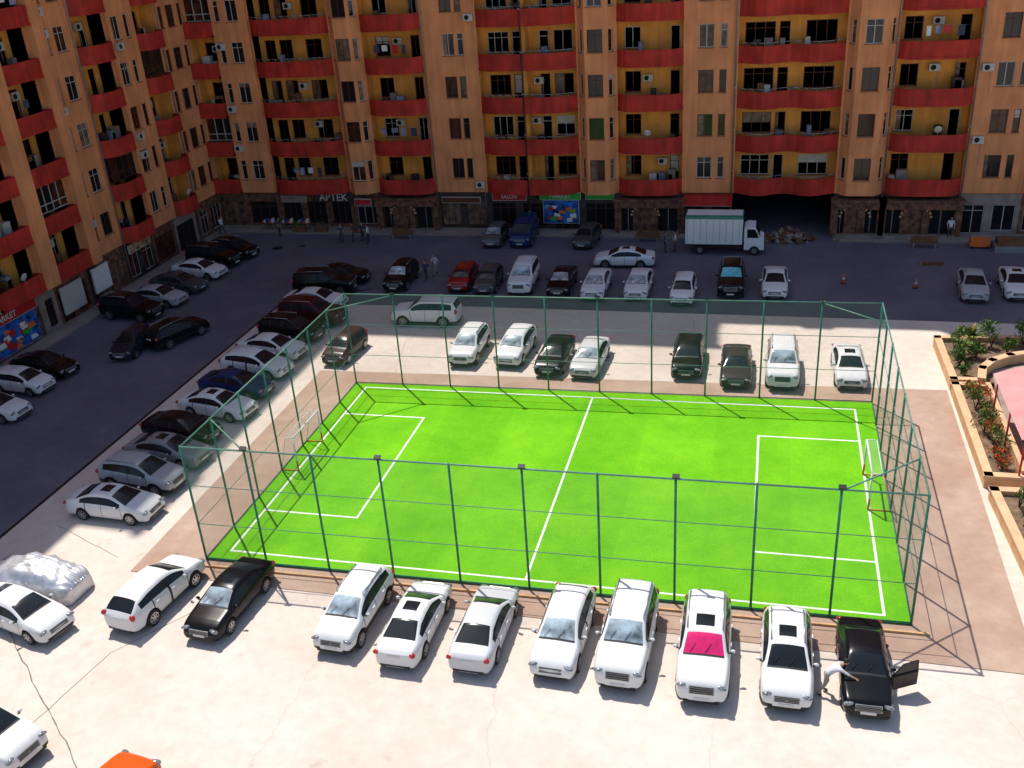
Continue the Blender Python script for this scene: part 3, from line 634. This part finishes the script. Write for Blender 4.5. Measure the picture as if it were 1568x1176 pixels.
# ------------------------------------------------------------------ vehicles
def interp(pts,x):
    if x<=pts[0][0]: return pts[0][1]
    for a,b in zip(pts[:-1],pts[1:]):
        if x<=b[0]:
            t=(x-a[0])/(b[0]-a[0]); return a[1]+(b[1]-a[1])*t
    return pts[-1][1]
def car_mesh(name,sp):
    Ln,W=sp['L'],sp['W']; h=Ln/2; r=sp.get('r',.33); top=sp['top']; belt=sp['belt']; H_=max(z for _,z in top)
    cowl,rf,rr,tl=sp['cowl'],sp['rf'],sp['rr'],sp['tl']; gw=sp['gw']; wf,wr=sp['wf'],sp['wr']; g0,g1=sp['sg']
    xs=[-h,-h+.04,-h+.14,-h+.3,h-.3,h-.14,h-.04,h,cowl,cowl-.07,rf,(cowl+rf)/2,rr,tl,(rr+tl)/2,(rf+rr)/2,g0,g1]
    doors=sp['doors']
    for d in doors: xs+=[d-.009,d+.009]
    for d in sp['pil']: xs+=[d-.05,d+.05]
    for wx in(wf,wr):
        for k in(-1.28,-1.12,-1.0,-.75,-.4,0,.4,.75,1.0,1.12,1.28): xs.append(wx+k*(r+.05))
    if 'sun' in sp: xs+=list(sp['sun'])
    xs=sorted(xs); q=[xs[0]]
    keep=set(round(v,4) for v in [cowl,cowl-.07,rf,rr,tl,-h,h,g0,g1]+[d-.009 for d in doors]+[d+.009 for d in doors]+[d-.05 for d in sp['pil']]+[d+.05 for d in sp['pil']]+list(sp.get('sun',[])))
    for x in xs[1:]:
        if x-q[-1]<1e-4: continue
        if x-q[-1]<.035 and round(x,4) not in keep: continue
        if x-q[-1]<.035 and round(q[-1],4) not in keep and len(q)>1: q.pop()
        q.append(x)
    xs=q
    def sect(x):
        e=abs(x)/h
        w=W/2*(1-.05*e**3-.15*e**14)
        if x>h-.02 or x<-h+.02: w*=.97
        t_=interp(top,x); bz=interp(belt,x)
        lo=sp.get('sill',.24)+(.04 if e>.97 else 0)
        for wx in(wf,wr):
            d=abs(x-wx)/(r+.06)
            if d<1.0: lo=max(lo,r+(r+.06)*math.sqrt(1-d*d))
            elif d<1.13: lo=max(lo,r*.75)
        z5=min(bz,t_-.05); t=max(0,min(1,(t_-bz-.06)/(H_-bz-.12)))
        z3=max(lo+.07,.52*bz+.05); z4=max(z5-.12,z3+.03)
        z5=max(z5,z4+.03)
        l=lambda a,b:a+(b-a)*t
        return [(0,lo-.03),(w*.8,lo-.03),(w*.975,lo),(w*1.0,z3),(w*.99,z4),(w*.94,z5),
                (l(.89*w,gw),l(t_-.02,t_-.09)),(l(.845*w,gw-.065),l(t_-.005,t_-.03)),(l(.42*w,gw*.5),t_+.005),(0,t_+.02)]
    bm=bmesh.new(); rings=[]
    for x in xs:
        s=sect(x); ring=[bm.verts.new((x,y,z)) for y,z in s]; ring+=[bm.verts.new((x,-y,z)) for y,z in s[-2:0:-1]]; rings.append(ring)
    n=len(rings[0])
    names=['paint','cglass','windshield','black','rubber','rim','head','tail','plate','metal']
    for i in range(len(xs)-1):
        xmid=(xs[i]+xs[i+1])/2
        for j in range(n):
            j2=(j+1)%n
            try: f=bm.faces.new((rings[i][j],rings[i+1][j],rings[i+1][j2],rings[i][j2]))
            except ValueError: continue
            jj=j if j<9 else n-1-j
            mi=0
            if jj<=1: mi=3
            gap=any(abs(xmid-d)<.008 for d in doors)
            if gap and jj in(2,3,4): mi=3
            if jj==5:
                if g0<xmid<g1: mi=1
                if any(abs(xmid-d)<.049 for d in sp['pil']): mi=3
            if jj in(7,8):
                if rf<xmid<cowl-.07: mi=2
                elif cowl-.07<xmid<cowl: mi=3
                elif tl<xmid<rr: mi=1
                elif 'sun' in sp and sp['sun'][0]<xmid<sp['sun'][1] and jj==8: mi=1
            if jj==2 and sp.get('clad'): mi=3
            f.material_index=mi; f.smooth=True
    for ring,x in((rings[0],-1),(rings[-1],1)):
        for k in range(9):
            a,b=ring[k],ring[k+1]
            c=ring[(n-k)%n]; d=ring[n-k-1] if k<8 else ring[9]
            vs=[]
            for v_ in (a,b,d,c):
                if v_ not in vs: vs.append(v_)
            if len(vs)>=3:
                try: f=bm.faces.new(vs); f.smooth=True; f.material_index=3 if k<1 else 0
                except ValueError: pass
    bmesh.ops.recalc_face_normals(bm,faces=bm.faces)
    me=bpy.data.meshes.new("tmp"); bm.to_mesh(me); bm.free()
    o=bpy.data.objects.new("tmp",me); COL.objects.link(o); md=o.modifiers.new("s","SUBSURF"); md.levels=1; md.render_levels=1
    dg=bpy.context.evaluated_depsgraph_get(); ev=bpy.data.meshes.new_from_object(o.evaluated_get(dg))
    mb=MB(); mb.names=names[:]
    mb.v=[tuple(v.co) for v in ev.vertices]
    for p in ev.polygons: mb.f.append(tuple(p.vertices)); mb.m.append(p.material_index); mb.sm.append(True)
    bpy.data.objects.remove(o)
    w=W/2
    for wx in(wf,wr):
        for s in(-1,1):
            yo=s*(w-.015); yi=s*(w-.24)
            mb.rod((wx,yi,r),(wx,yo,r),r,'rubber',22); mb.rod((wx,yo-s*.03,r),(wx,yo+s*.006,r),r*.68,'black',18)
            for k in range(7):
                a=k*2*math.pi/7; T=Matrix.Translation((wx,yo+s*.012,r))@Matrix.Rotation(a,4,'Y'); mb.box((-.028,-.012,.03),(.028,.012,r*.66),'rim',T)
            for k in range(18):
                a=k*2*math.pi/18;b_=(k+1)*2*math.pi/18; q0,q1=r*.62,r*.7
                mb.face([(wx+q*math.cos(c),yo+s*.016,r+q*math.sin(c)) for q,c in((q0,a),(q1,a),(q1,b_),(q0,b_))],'rim')
            mb.rod((wx,yo,r),(wx,yo+s*.02,r),.06,'rim',8)
    hz=sp['hz']; tz=sp['tz']; gh=sp.get('gh',.08)
    for s in(-1,1):
        T=Matrix.Rotation(s*math.radians(-30),4,'Z')@Matrix.Rotation(math.radians(-20),4,'Y')
        mb.ell((h-.185,s*w*.685,hz+.005),(.15,.245,.085),'head',14,8,T)
        T=Matrix.Rotation(s*math.radians(30),4,'Z'); th=sp.get('th',.1)
        mb.ell((-h+.12,s*w*.76,tz),(.12,.18,th),'tail',12,8,T)
        mb.ell((h-.1,s*w*.70,.40),(.07,.13,.06),'black',8,6); mb.ell((h-.07,s*w*.70,.40),(.055,.06,.045),'head',8,6)
        mb.ell((cowl-.42,s*(w+.07),interp(belt,cowl-.4)+.07),(.06,.10,.07),'paint',10,6); mb.box((cowl-.4,min(s*(w-.06),s*(w+.03)),interp(belt,cowl-.4)+.02),(cowl-.34,max(s*(w-.06),s*(w+.03)),interp(belt,cowl-.4)+.06),'black')
        for d in sp['hand']: mb.box((d-.09,s*w*.99-.015,interp(belt,d)-.13),(d+.09,s*w*.99+.022,interp(belt,d)-.10),'paint')
        if sp.get('rails'):
            a,b_=sp['rails']; mb.rod((a,s*(gw-.06),interp(top,a)+.035),(b_,s*(gw-.06),interp(top,b_)+.035),.022,'metal',6)
            for q in(a,(a+b_)/2,b_): mb.rod((q,s*(gw-.06),interp(top,q)-.06),(q,s*(gw-.06),interp(top,q)+.035),.022,'metal',6)
    gz=sp.get('gz',hz-.05); T=Matrix.Translation((h-.03,0,gz))@Matrix.Rotation(math.radians(-14),4,'Y')
    mb.box((-.10,-.44,-gh-.02),(.012,.44,gh+.02),'metal',T); mb.box((-.1,-.41,-gh),(.02,.41,gh),'black',T)
    for k in range(3): z=-gh+gh*2*(k+.6)/3.2; mb.box((-.1,-.41,z),(.028,.41,z+.014),'metal',T)
    mb.box((h-.14,-.62,.27),(h-.0,.62,.385),'black')
    mb.box((h-.1,-.26,.42),(h+.014,.26,.53),'plate'); mb.box((-h-.012,-.26,sp.get('pz',.72)),(-h+.1,.26,sp.get('pz',.72)+.11),'plate')
    mb.box((-h-.004,-.6,.28),(-h+.1,.6,.36),'black')
    for y in(-.05,.5):
        z0=interp(top,cowl-.09)+.035; x1=cowl-.36; mb.rod((cowl-.09,y-.45,z0),(x1,y+.05-.3,interp(top,x1)+.04),.009,'black',4)
    M['windshield']=M['cglass']
    return mb.mesh(name)
SP={}
SP['sedan']=dict(L=4.7,W=1.82,top=[(-2.35,.88),(-2.2,1.02),(-1.75,1.07),(-.95,1.38),(-.3,1.46),(.35,1.43),(1.2,1.0),(1.8,.91),(2.15,.81),(2.28,.72),(2.35,.58)],belt=[(-2.35,.88),(-1.5,.97),(1.2,.9),(2.35,.72)],
  cowl=1.2,rf=.38,rr=-.9,tl=-1.72,gw=.62,wf=1.42,wr=-1.33,sg=(-1.35,.95),pil=[-.12],doors=[.98,-.12,-1.05],hz=.67,tz=.84,hand=[.1,-.85],th=.1,gz=.60)
SP['sedan_sunroof']=dict(SP['sedan'],sun=(-.38,.12),L=4.75)
SP['sedan_classic']=dict(SP['sedan'],L=4.55,W=1.74,top=[(-2.27,.88),(-2.2,1.0),(-1.6,1.03),(-1.05,1.36),(-.4,1.42),(.2,1.4),(.95,.98),(1.7,.92),(2.1,.85),(2.2,.78),(2.27,.64)],cowl=.95,rf=.22,rr=-1.0,tl=-1.58,wf=1.36,wr=-1.3,sg=(-1.3,.75),doors=[.82,-.15,-1.05],hz=.70,gz=.66,gh=.1)
SP['crossover']=dict(L=4.55,W=1.85,r=.36,sill=.3,top=[(-2.27,1.0),(-2.18,1.15),(-1.85,1.52),(-1.2,1.64),(-.3,1.69),(.35,1.63),(1.15,1.13),(1.75,1.05),(2.08,.96),(2.2,.85),(2.27,.66)],belt=[(-2.27,1.1),(-1.6,1.13),(1.2,1.02),(2.27,.85)],
  cowl=1.18,rf=.4,rr=-1.8,tl=-2.16,gw=.64,wf=1.4,wr=-1.3,sg=(-1.75,.92),pil=[-.15,-1.12],doors=[.95,-.15,-1.12],hz=.79,tz=.98,hand=[.08,-.9],clad=1,rails=(-1.6,.2),th=.14,pz=.85,gz=.70,gh=.1)
SP['crossover_smooth']=dict(SP['crossover'],rails=None,clad=0,L=4.65,top=[(-2.32,.95),(-2.2,1.12),(-1.75,1.46),(-1.1,1.58),(-.3,1.62),(.35,1.57),(1.2,1.08),(1.8,.99),(2.12,.89),(2.25,.78),(2.32,.62)],belt=[(-2.32,1.05),(-1.6,1.10),(1.2,.98),(2.32,.8)],rr=-1.68,tl=-2.16,hz=.74,gz=.62,pil=[-.2])
SP['crossover_sunroof']=dict(SP['crossover'],sun=(-.6,.0))
SP['suv']=dict(L=4.85,W=1.92,r=.39,sill=.36,top=[(-2.42,1.1),(-2.36,1.25),(-2.2,1.72),(-1.6,1.84),(-.4,1.88),(.35,1.82),(1.05,1.24),(1.7,1.19),(2.2,1.12),(2.35,1.02),(2.42,.78)],belt=[(-2.42,1.18),(1.1,1.16),(2.42,.98)],
  cowl=1.08,rf=.38,rr=-2.16,tl=-2.36,gw=.70,wf=1.5,wr=-1.4,sg=(-2.05,.85),pil=[-.15,-1.2],doors=[.9,-.15,-1.2],hz=.93,tz=1.1,hand=[.08,-.95],clad=0,rails=(-2.0,.2),th=.2,gz=.84,pz=.9,gh=.13)
SP['suv_sunroof']=dict(SP['suv'],sun=(-.5,.1))
SP['hatch']=dict(L=4.0,W=1.72,r=.31,top=[(-2.0,.92),(-1.95,1.05),(-1.7,1.38),(-1.1,1.48),(-.2,1.52),(.35,1.47),(1.12,1.02),(1.6,.92),(1.9,.78),(2.0,.6)],belt=[(-2.0,.98),(1.1,.92),(2.0,.76)],
  cowl=1.12,rf=.4,rr=-1.66,tl=-1.95,gw=.6,wf=1.2,wr=-1.22,sg=(-1.55,.9),pil=[-.15,-1.05],doors=[.92,-.15,-1.05],hz=.68,tz=.95,hand=[.08,-.85],th=.15,gz=.6)
SP['van']=dict(L=4.9,W=1.9,r=.34,sill=.28,top=[(-2.45,1.15),(-2.42,1.4),(-2.3,1.85),(-1.6,1.93),(.6,1.93),(1.0,1.86),(1.75,1.2),(2.15,1.08),(2.35,.92),(2.45,.68)],belt=[(-2.45,1.15),(1.7,1.1),(2.45,.9)],
  cowl=1.75,rf=1.02,rr=-2.28,tl=-2.4,gw=.74,wf=1.6,wr=-1.45,sg=(-2.1,1.5),pil=[.55,-.8],doors=[1.45,.45,-.8],hz=.82,tz=1.05,hand=[.6,-.6],th=.22,pz=.9)
CM={k:car_mesh("car_body_"+k,v) for k,v in SP.items()}
WH=(.74,.74,.73);SI=(.40,.41,.42);BK=(.006,.006,.008);DG=(.06,.062,.066);RD=(.3,.012,.012);MR=(.07,.008,.012);BL=(.015,.03,.12);BR=(.045,.038,.035)
def car(kind,x,y,ang,fwd_away,colr,shade=None,name="parked_car"):
    L_=SP[kind]['L']; a=math.radians(ang)
    o=bpy.data.objects.new(name,CM[kind]); COL.objects.link(o)
    o.location=(x+math.cos(a)*L_/2,y+math.sin(a)*L_/2,.004 if (x<-35 or y>63) else 0)
    o.rotation_euler=(0,0,a if fwd_away else a+math.pi); o.color=(*colr,1)
    if shade:
        o.material_slots[2].link='OBJECT'; o.material_slots[2].material=M[shade]
    return o
car('crossover_smooth',-24.75,26.7,82,1,WH)
car('sedan_sunroof',-21.15,26.75,86,0,BK,'shade')
car('crossover',-15.5,26.95,87,0,WH,'shade')
car('sedan_sunroof',-12.75,26.6,89,1,WH)
car('sedan',-9.9,26.8,89,1,(.60,.61,.62))
car('crossover_smooth',-6.8,27.0,88,0,WH,'shade')
car('suv',-4.3,26.9,88.5,0,WH,'shade')
car('suv_sunroof',-1.3,26.7,91,0,WH,'pink')
car('crossover_sunroof',1.6,26.9,90,0,WH)
nc=car('sedan_classic',4.3,27.0,90.5,0,BK)
m=MB(); 
m.box((-1.05,-.03,.28),(0,.03,.92),'paint'); m.box((-1.0,.031,.35),(-.05,.05,.88),'stone2')
m.rod((-.02,0,.92),(-.42,0,1.34),.022,'paint',6); m.rod((-.42,0,1.34),(-1.0,0,1.36),.022,'paint',6); m.rod((-1.0,0,1.36),(-1.04,0,.92),.022,'paint',6)
m.face([(-.05,.0,.92),(-.42,0,1.33),(-1.0,0,1.35),(-1.03,0,.92)],'cglass'); m.box((-.95,-.055,.78),(-.8,-.03,.81),'metal')
d=m.obj("open_door",(.80,.86,0),math.radians(-62),nc); d.color=(*BK,1)
car('sedan',-27.2,26.2,166,0,WH)
car('crossover',-23.8,20.0,168,0,WH)
car('sedan',-19.7,20.6,-98,0,(.62,.1,.015))
C=[('sedan_sunroof',-32.9,35.1,-2,WH),('crossover',-32.9,37.9,-6,SI),('sedan_sunroof',-33.1,40.5,-6,(.25,.25,.26)),('sedan',-33.7,43.1,-9,BK),('sedan_sunroof',-33.1,46.0,-8,WH),
   ('sedan',-33.3,48.7,-7,BL),('crossover_smooth',-33.3,51.5,-8,WH),('sedan',-33.6,54.3,-8,WH),('crossover',-33.5,57.2,-8,BK),('suv',-33.3,59.8,-3,MR),('sedan',-34.3,62.7,-3,WH)]
for k,x,y,a,c in C: car(k,x,y,a,1,c)
car('suv',-35.0,65.6,4,1,BK); car('sedan',-34.6,68.0,0,1,BK)
car('hatch',-41.4,51.6,97,0,(.02,.022,.04)); car('crossover',-40.3,53.6,68,1,BK)
car('sedan',-47.2,43.9,-5,1,WH); car('hatch',-47.4,47.3,-5,1,WH); car('sedan',-48.0,50.0,-9,1,BK)
car('suv',-47.9,59.7,-7,1,BK); car('sedan',-47.4,62.5,-6,1,SI); car('sedan',-47.3,65.5,-8,1,DG); car('sedan',-47.3,68.7,-8,1,WH); car('suv',-47.6,71.6,-9,1,BK); car('crossover',-46.7,74.0,-14,1,BK)
car('suv',-25.0,60.4,2,0,WH)
car('crossover',-18.0,53.2,90,0,WH,'shade'); car('crossover_smooth',-15.1,53.4,87,0,WH,'shade'); car('sedan',-12.3,52.4,88,0,BK); car('sedan',-10.1,52.3,87,0,(.6,.6,.6),'shade')
car('crossover_smooth',-4.0,52.9,91,0,BK); car('sedan',-1.1,51.95,91,0,BR); car('suv',1.5,52.1,90,0,WH,'shade'); car('sedan_sunroof',5.3,52.6,91,0,WH)
car('hatch',-26.4,52.5,86,0,(.05,.02,.02))
car('crossover',-27.0,65.6,92,0,BK,'shade'); car('hatch',-22.0,65.9,92,0,RD); car('hatch',-19.9,65.6,92,0,DG); car('suv',-17.2,65.6,93,0,WH,'shade'); car('sedan',-14.3,65.5,91,0,BK,'shade')
car('sedan',-11.7,65.1,90,0,WH,'shade'); car('sedan',-8.6,65.3,90,0,WH,'shade'); car('hatch',-5.3,64.6,90,0,WH); car('suv',-2.0,66.2,91,0,BK,'cyan'); car('sedan',1.0,66.3,90,0,WH)
car('sedan',14.0,66.7,86,0,SI); car('sedan_sunroof',16.8,67.2,87,0,WH)
car('sedan_sunroof',-12.8,73.1,2,0,WH); car('hatch',-14.5,76.4,84,0,DG); car('van',-19.7,76.5,92,0,BL,name='parked_van'); car('hatch',-22.2,76.4,91,0,(.1,.1,.1),'shade')

def covered(x,y,ang):
    sp=SP['sedan']; bm=bmesh.new(); nx,ny=80,48; L_=5.0
    vs={}
    for i in range(nx+1):
        X=-L_/2+L_*i/nx; e=abs(2*X/L_); W_=.98*(1-.30*e**6)
        for j in range(ny+1):
            v=-1+2*j/ny; 
            t_=interp(sp['top'],X*.90)+.03-.25*e**14
            a=abs(v)
            if a<.5: yy=v/.5*.60*W_; zz=t_+.02-.07*(a/.5)**2
            elif a<.72: k=(a-.5)/.22; yy=math.copysign((.60+.36*k**.8)*W_,v); zz=t_-.05+(min(.85,t_-.1)-(t_-.05))*k
            else: k=(a-.72)/.28; yy=math.copysign((.96+.10*k)*W_,v); zz=min(.85,t_-.1)*(1-k)+.05*k
            p=Vector((X,yy,zz)); nz=noise.noise(p*2.3)*.06+abs(noise.noise(Vector((X*1.6,v*6,3))))*.09+noise.noise(p*6)*.02-.03*abs(math.sin(X*3+v*2+noise.noise(p)*3))
            if a>.72: nz+=.06*math.sin(X*10+noise.noise(p)*4)*((a-.72)/.28)
            p.y+=math.copysign(nz,v)*(1 if a>.5 else 0); p.z+=nz*(1 if a<.6 else 0)
            vs[i,j]=bm.verts.new(p)
    for i in range(nx):
        for j in range(ny): f=bm.faces.new((vs[i,j],vs[i+1,j],vs[i+1,j+1],vs[i,j+1])); f.smooth=True
    for i in(0,nx):
        for j in range(ny//2):
            try: f=bm.faces.new((vs[i,j],vs[i,j+1],vs[i,ny-j-1],vs[i,ny-j]) if j<ny//2-1 else (vs[i,j],vs[i,j+1],vs[i,ny-j])); f.smooth=True
            except ValueError: pass
    me=bpy.data.meshes.new("covered_car"); bm.to_mesh(me); bm.free(); me.materials.append(M['tarp'])
    o=bpy.data.objects.new("covered_car",me); COL.objects.link(o); o.location=(x,y,0); o.rotation_euler=(0,0,math.radians(ang))
covered(-30.6,29.0,176)

m=MB()
m.box((-3.0,-.95,.75),(-2.9,.95,.9),'black'); m.box((-3.0,-.4,.55),(2.4,.4,.75),'black')
m.box((-3.05,-1.05,.9),(1.35,1.05,3.05),'box'); m.box((-3.08,-1.08,2.95),(1.38,1.08,3.1),'teal')
m.box((-3.0,-1.0,3.1),(1.3,-.55,3.125),'teal'); m.box((-3.0,-.53,3.1),(1.3,1.0,3.125),'box')
for k in range(9): m.box((-2.9+k*.5,-1.065,.95),(-2.88+k*.5,-1.05,2.94),'metal')
cab=[(1.5,.45),(1.5,2.15),(1.75,2.3),(2.35,2.28),(2.72,1.45),(3.0,1.3),(3.05,.45)]
for s,y in((1,-.92),(1,.92)): m.face([(a,y,b) for a,b in cab],'box')
for k,(a,b) in enumerate(zip(cab,cab[1:]+cab[:1])):
    m.face([(a[0],-.92,a[1]),(b[0],-.92,b[1]),(b[0],.92,b[1]),(a[0],.92,a[1])],'cglass' if k==3 else 'box')
for s in(-1,1):
    y=s*.925; m.face([(1.72,y,1.42),(2.62,y,1.42),(2.33,y,2.1),(1.72,y,2.12)],'cglass')
    m.box((2.45,min(s*.95,s*1.2),1.5),(2.52,max(s*.95,s*1.2),1.85),'black')
    for x in(2.3,-1.9):
        m.rod((x,s*.7,.38),(x,s*.97,.38),.38,'rubber',20); m.rod((x,s*.96,.38),(x,s*.985,.38),.2,'rim',14)
    m.ell((3.03,s*.7,.85),(.06,.16,.1),'head',10,6)
m.box((3.0,-.9,.4),(3.12,.9,.62),'black'); m.box((3.04,-.45,.9),(3.07,.45,1.1),'black')
m.obj("box_truck",(-2.9,77.0,.004),0)

# ------------------------------------------------------------------ people
def person(x,y,ang,pose,shirt,pants,z=0):
    V={};Rr={}
    def p(n,co,r): V[n]=Vector(co); Rr[n]=r
    if pose=='lean':
        p('pel',(0,0,.92),.13);p('wai',(.10,0,1.04),.12);p('che',(.32,0,1.22),.145);p('nek',(.50,0,1.34),.06);p('hed',(.56,0,1.39),.055)
        sh=(.42,1.27); el=[(.72,.30,1.12),(.70,-.28,1.10)]; ha=[(.98,.22,1.02),(.93,-.34,1.0)]
        kn=[(.10,.11,.50),(-.06,-.12,.49)]; an=[(-.05,.12,.09),(-.30,-.13,.09)]
    elif pose=='walk':
        p('pel',(0,0,.93),.125);p('wai',(0,0,1.08),.115);p('che',(.02,0,1.32),.14);p('nek',(.03,0,1.50),.055);p('hed',(.05,0,1.56),.05)
        sh=(.02,1.42); el=[(-.12,.25,1.16),(.14,-.25,1.16)]; ha=[(-.06,.27,.92),(.32,-.24,.98)]
        kn=[(.18,.10,.52),(-.06,-.10,.50)]; an=[(.26,.10,.09),(-.32,-.10,.14)]
    else:
        p('pel',(0,0,.93),.125);p('wai',(0,0,1.08),.115);p('che',(.01,0,1.32),.14);p('nek',(.01,0,1.50),.055);p('hed',(.03,0,1.56),.05)
        sh=(0,1.42); el=[(-.02,.27,1.15),(.03,-.27,1.15)]; ha=[(.05,.28,.90),(.16,-.22,.95)]
        kn=[(.02,.11,.50),(.02,-.11,.50)]; an=[(0,.13,.09),(0,-.13,.09)]
    E=[('pel','wai'),('wai','che'),('che','nek'),('nek','hed')]
    for i,s in enumerate((1,-1)):
        k=str(i)
        p('sh'+k,(sh[0],s*.185,sh[1]),.062);p('el'+k,el[i],.043);p('ha'+k,ha[i],.030)
        d=(Vector(ha[i])-Vector(el[i])).normalized(); p('pa'+k,Vector(ha[i])+d*.07,.030)
        p('hi'+k,(V['pel'].x,s*.095,V['pel'].z-.06),.095);p('kn'+k,kn[i],.062);p('an'+k,an[i],.045);p('to'+k,(an[i][0]+.18,an[i][1]+s*.02,max(.04,an[i][2]-.045)),.036)
        E+=[('che','sh'+k),('sh'+k,'el'+k),('el'+k,'ha'+k),('ha'+k,'pa'+k),('pel','hi'+k),('hi'+k,'kn'+k),('kn'+k,'an'+k),('an'+k,'to'+k)]
    ks=list(V); me=bpy.data.meshes.new("t"); me.from_pydata([V[k] for k in ks],[(ks.index(a),ks.index(b)) for a,b in E],[])
    o=bpy.data.objects.new("t",me); COL.objects.link(o); o.modifiers.new("k","SKIN"); ss=o.modifiers.new("s","SUBSURF"); ss.levels=1
    for i,k in enumerate(ks): me.skin_vertices[0].data[i].radius=(Rr[k],Rr[k]*(1.15 if k in('che','wai','pel') else 1)); me.skin_vertices[0].data[i].use_root=(k=='pel')
    ev=bpy.data.meshes.new_from_object(o.evaluated_get(bpy.context.evaluated_depsgraph_get()))
    mb=MB(); mb.v=[tuple(v.co) for v in ev.vertices]
    def seg(c):
        best=None
        for a,b in E:
            A,B=V[a],V[b]; t=max(0,min(1,(c-A).dot(B-A)/max(1e-9,(B-A).length_squared))); d=(c-(A+(B-A)*t)).length
            if best is None or d<best[0]: best=(d,a,b,t)
        return best
    for f in ev.polygons:
        _,a,b,t=seg(f.center)
        m_=shirt
        if b[:2]=='pa' or b in('hed',) or (b[:2]=='ha'): m_='skin'
        if b in('nek',) and t>.7: m_='skin'
        if a[:2] in('hi','kn') or b[:2]=='hi' or (a=='pel' and t<.3): m_=pants
        if b[:2]=='to': m_='black'
        mb.f.append(tuple(f.vertices)); mb.m.append(mb.mi(m_)); mb.sm.append(True)
    bpy.data.objects.remove(o)
    fw=Vector((1,0,-.55)).normalized() if pose=='lean' else Vector((1,0,-.05)).normalized()
    rot=fw.to_track_quat('X','Z').to_matrix().to_4x4(); hc=V['hed']+rot.to_3x3()@Vector((.03,0,.10))
    T=Matrix.Translation(hc)@rot
    mb.ell(hc,(.095,.075,.12),'skin',14,10,rot)
    mb.ell(T@Vector((-.018,0,.03)),(.094,.084,.108),'hair',14,10,rot)
    mb.ell(T@Vector((.097,0,-.01)),(.02,.012,.022),'skin',6,5,rot); mb.ell(T@Vector((.082,0,-.055)),(.012,.026,.007),'rsign',6,4,rot)
    for s in(-1,1):
        mb.ell(T@Vector((0,s*.078,-.005)),(.02,.012,.032),'skin',6,5,rot); mb.ell(T@Vector((.084,s*.03,.012)),(.01,.014,.008),'black',6,4,rot)
    for k in('0','1'):
        d=(V['pa'+k]-V['ha'+k]).normalized(); u=d.cross(Vector((0,0,1))).normalized(); dn=u.cross(d); P0=V['pa'+k]
        for i,(off,ln) in enumerate(((-.027,.062),(-.009,.075),(.009,.070),(.027,.055))):
            a=P0+u*off; b_=a+d*ln*.6; c=b_+(d*.6+dn*(.5 if dn.z<0 else -.5))*ln*.6; mb.rod(a-d*.01,b_,.009,'skin',6,.008); mb.rod(b_,c,.008,'skin',6,.006)
        a=V['ha'+k]+d*.03+u*.03; mb.rod(a,a+(d+u*.8).normalized()*.055,.010,'skin',6,.007)
    mb.obj("person",(x,y,z),math.radians(ang))
person(2.95,28.25,8,'lean','shirtw','pantsl')
person(-25.3,68.6,250,'walk','shirtd','pants'); person(-25.0,70.0,240,'walk','shirtw','pantsl')
person(-36.2,77.6,-60,'stand','shirtd','pants'); person(-35.2,77.9,200,'stand','shirtd','pants'); person(-33.6,77.5,180,'stand','shirtw','pants'); person(-34.4,78.2,250,'stand','shirtd','pants')
person(-48.7,79.0,-20,'walk','shirtw','pants',.14); person(-7.6,76.4,10,'stand','shirtd','pants'); person(-6.8,76.6,190,'stand','shirtw','pants'); person(14.3,80.6,-90,'stand','shirtw','pants',.14); person(-43,79.2,0,'stand','shirtd','pants')

# ------------------------------------------------------------------ light, world, camera
w=bpy.data.worlds.new("World"); scn.world=w; w.use_nodes=True; nt=w.node_tree
sky=nt.nodes.new("ShaderNodeTexSky"); sky.sky_type='NISHITA'; sky.sun_disc=False
sky.sun_elevation=math.radians(61.5); sky.sun_rotation=math.radians(-42)
bg=nt.nodes["Background"]; bg.inputs[1].default_value=.15; nt.links.new(sky.outputs[0],bg.inputs[0])
sl=bpy.data.lights.new("sun","SUN"); sl.energy=5; sl.angle=math.radians(.5); sl.color=(1,.95,.88)
so=bpy.data.objects.new("sun",sl); COL.objects.link(so); so.rotation_euler=Vector((.363,-.403,-1)).to_track_quat('-Z','Y').to_euler()
cd=bpy.data.cameras.new("camera"); cd.lens=34.55; cd.sensor_width=36; cd.clip_end=2000
co=bpy.data.objects.new("camera",cd); COL.objects.link(co)
Xw=(.9697,.0491,-.2399);Yw=(.2367,-.4393,.8666);Zw=(-.0628,-.8971,-.4376)
fwd=Vector((Xw[2],Yw[2],Zw[2])).normalized(); rt=Vector((Xw[0],Yw[0],Zw[0])); rt=(rt-fwd*rt.dot(fwd)).normalized(); up=rt.cross(fwd)
mt=Matrix((rt,up,-fwd)).transposed().to_4x4(); mt.translation=(0,0,26); co.matrix_world=mt
scn.camera=co
scn.view_settings.view_transform='Standard'; scn.view_settings.look='None'; scn.view_settings.exposure=0
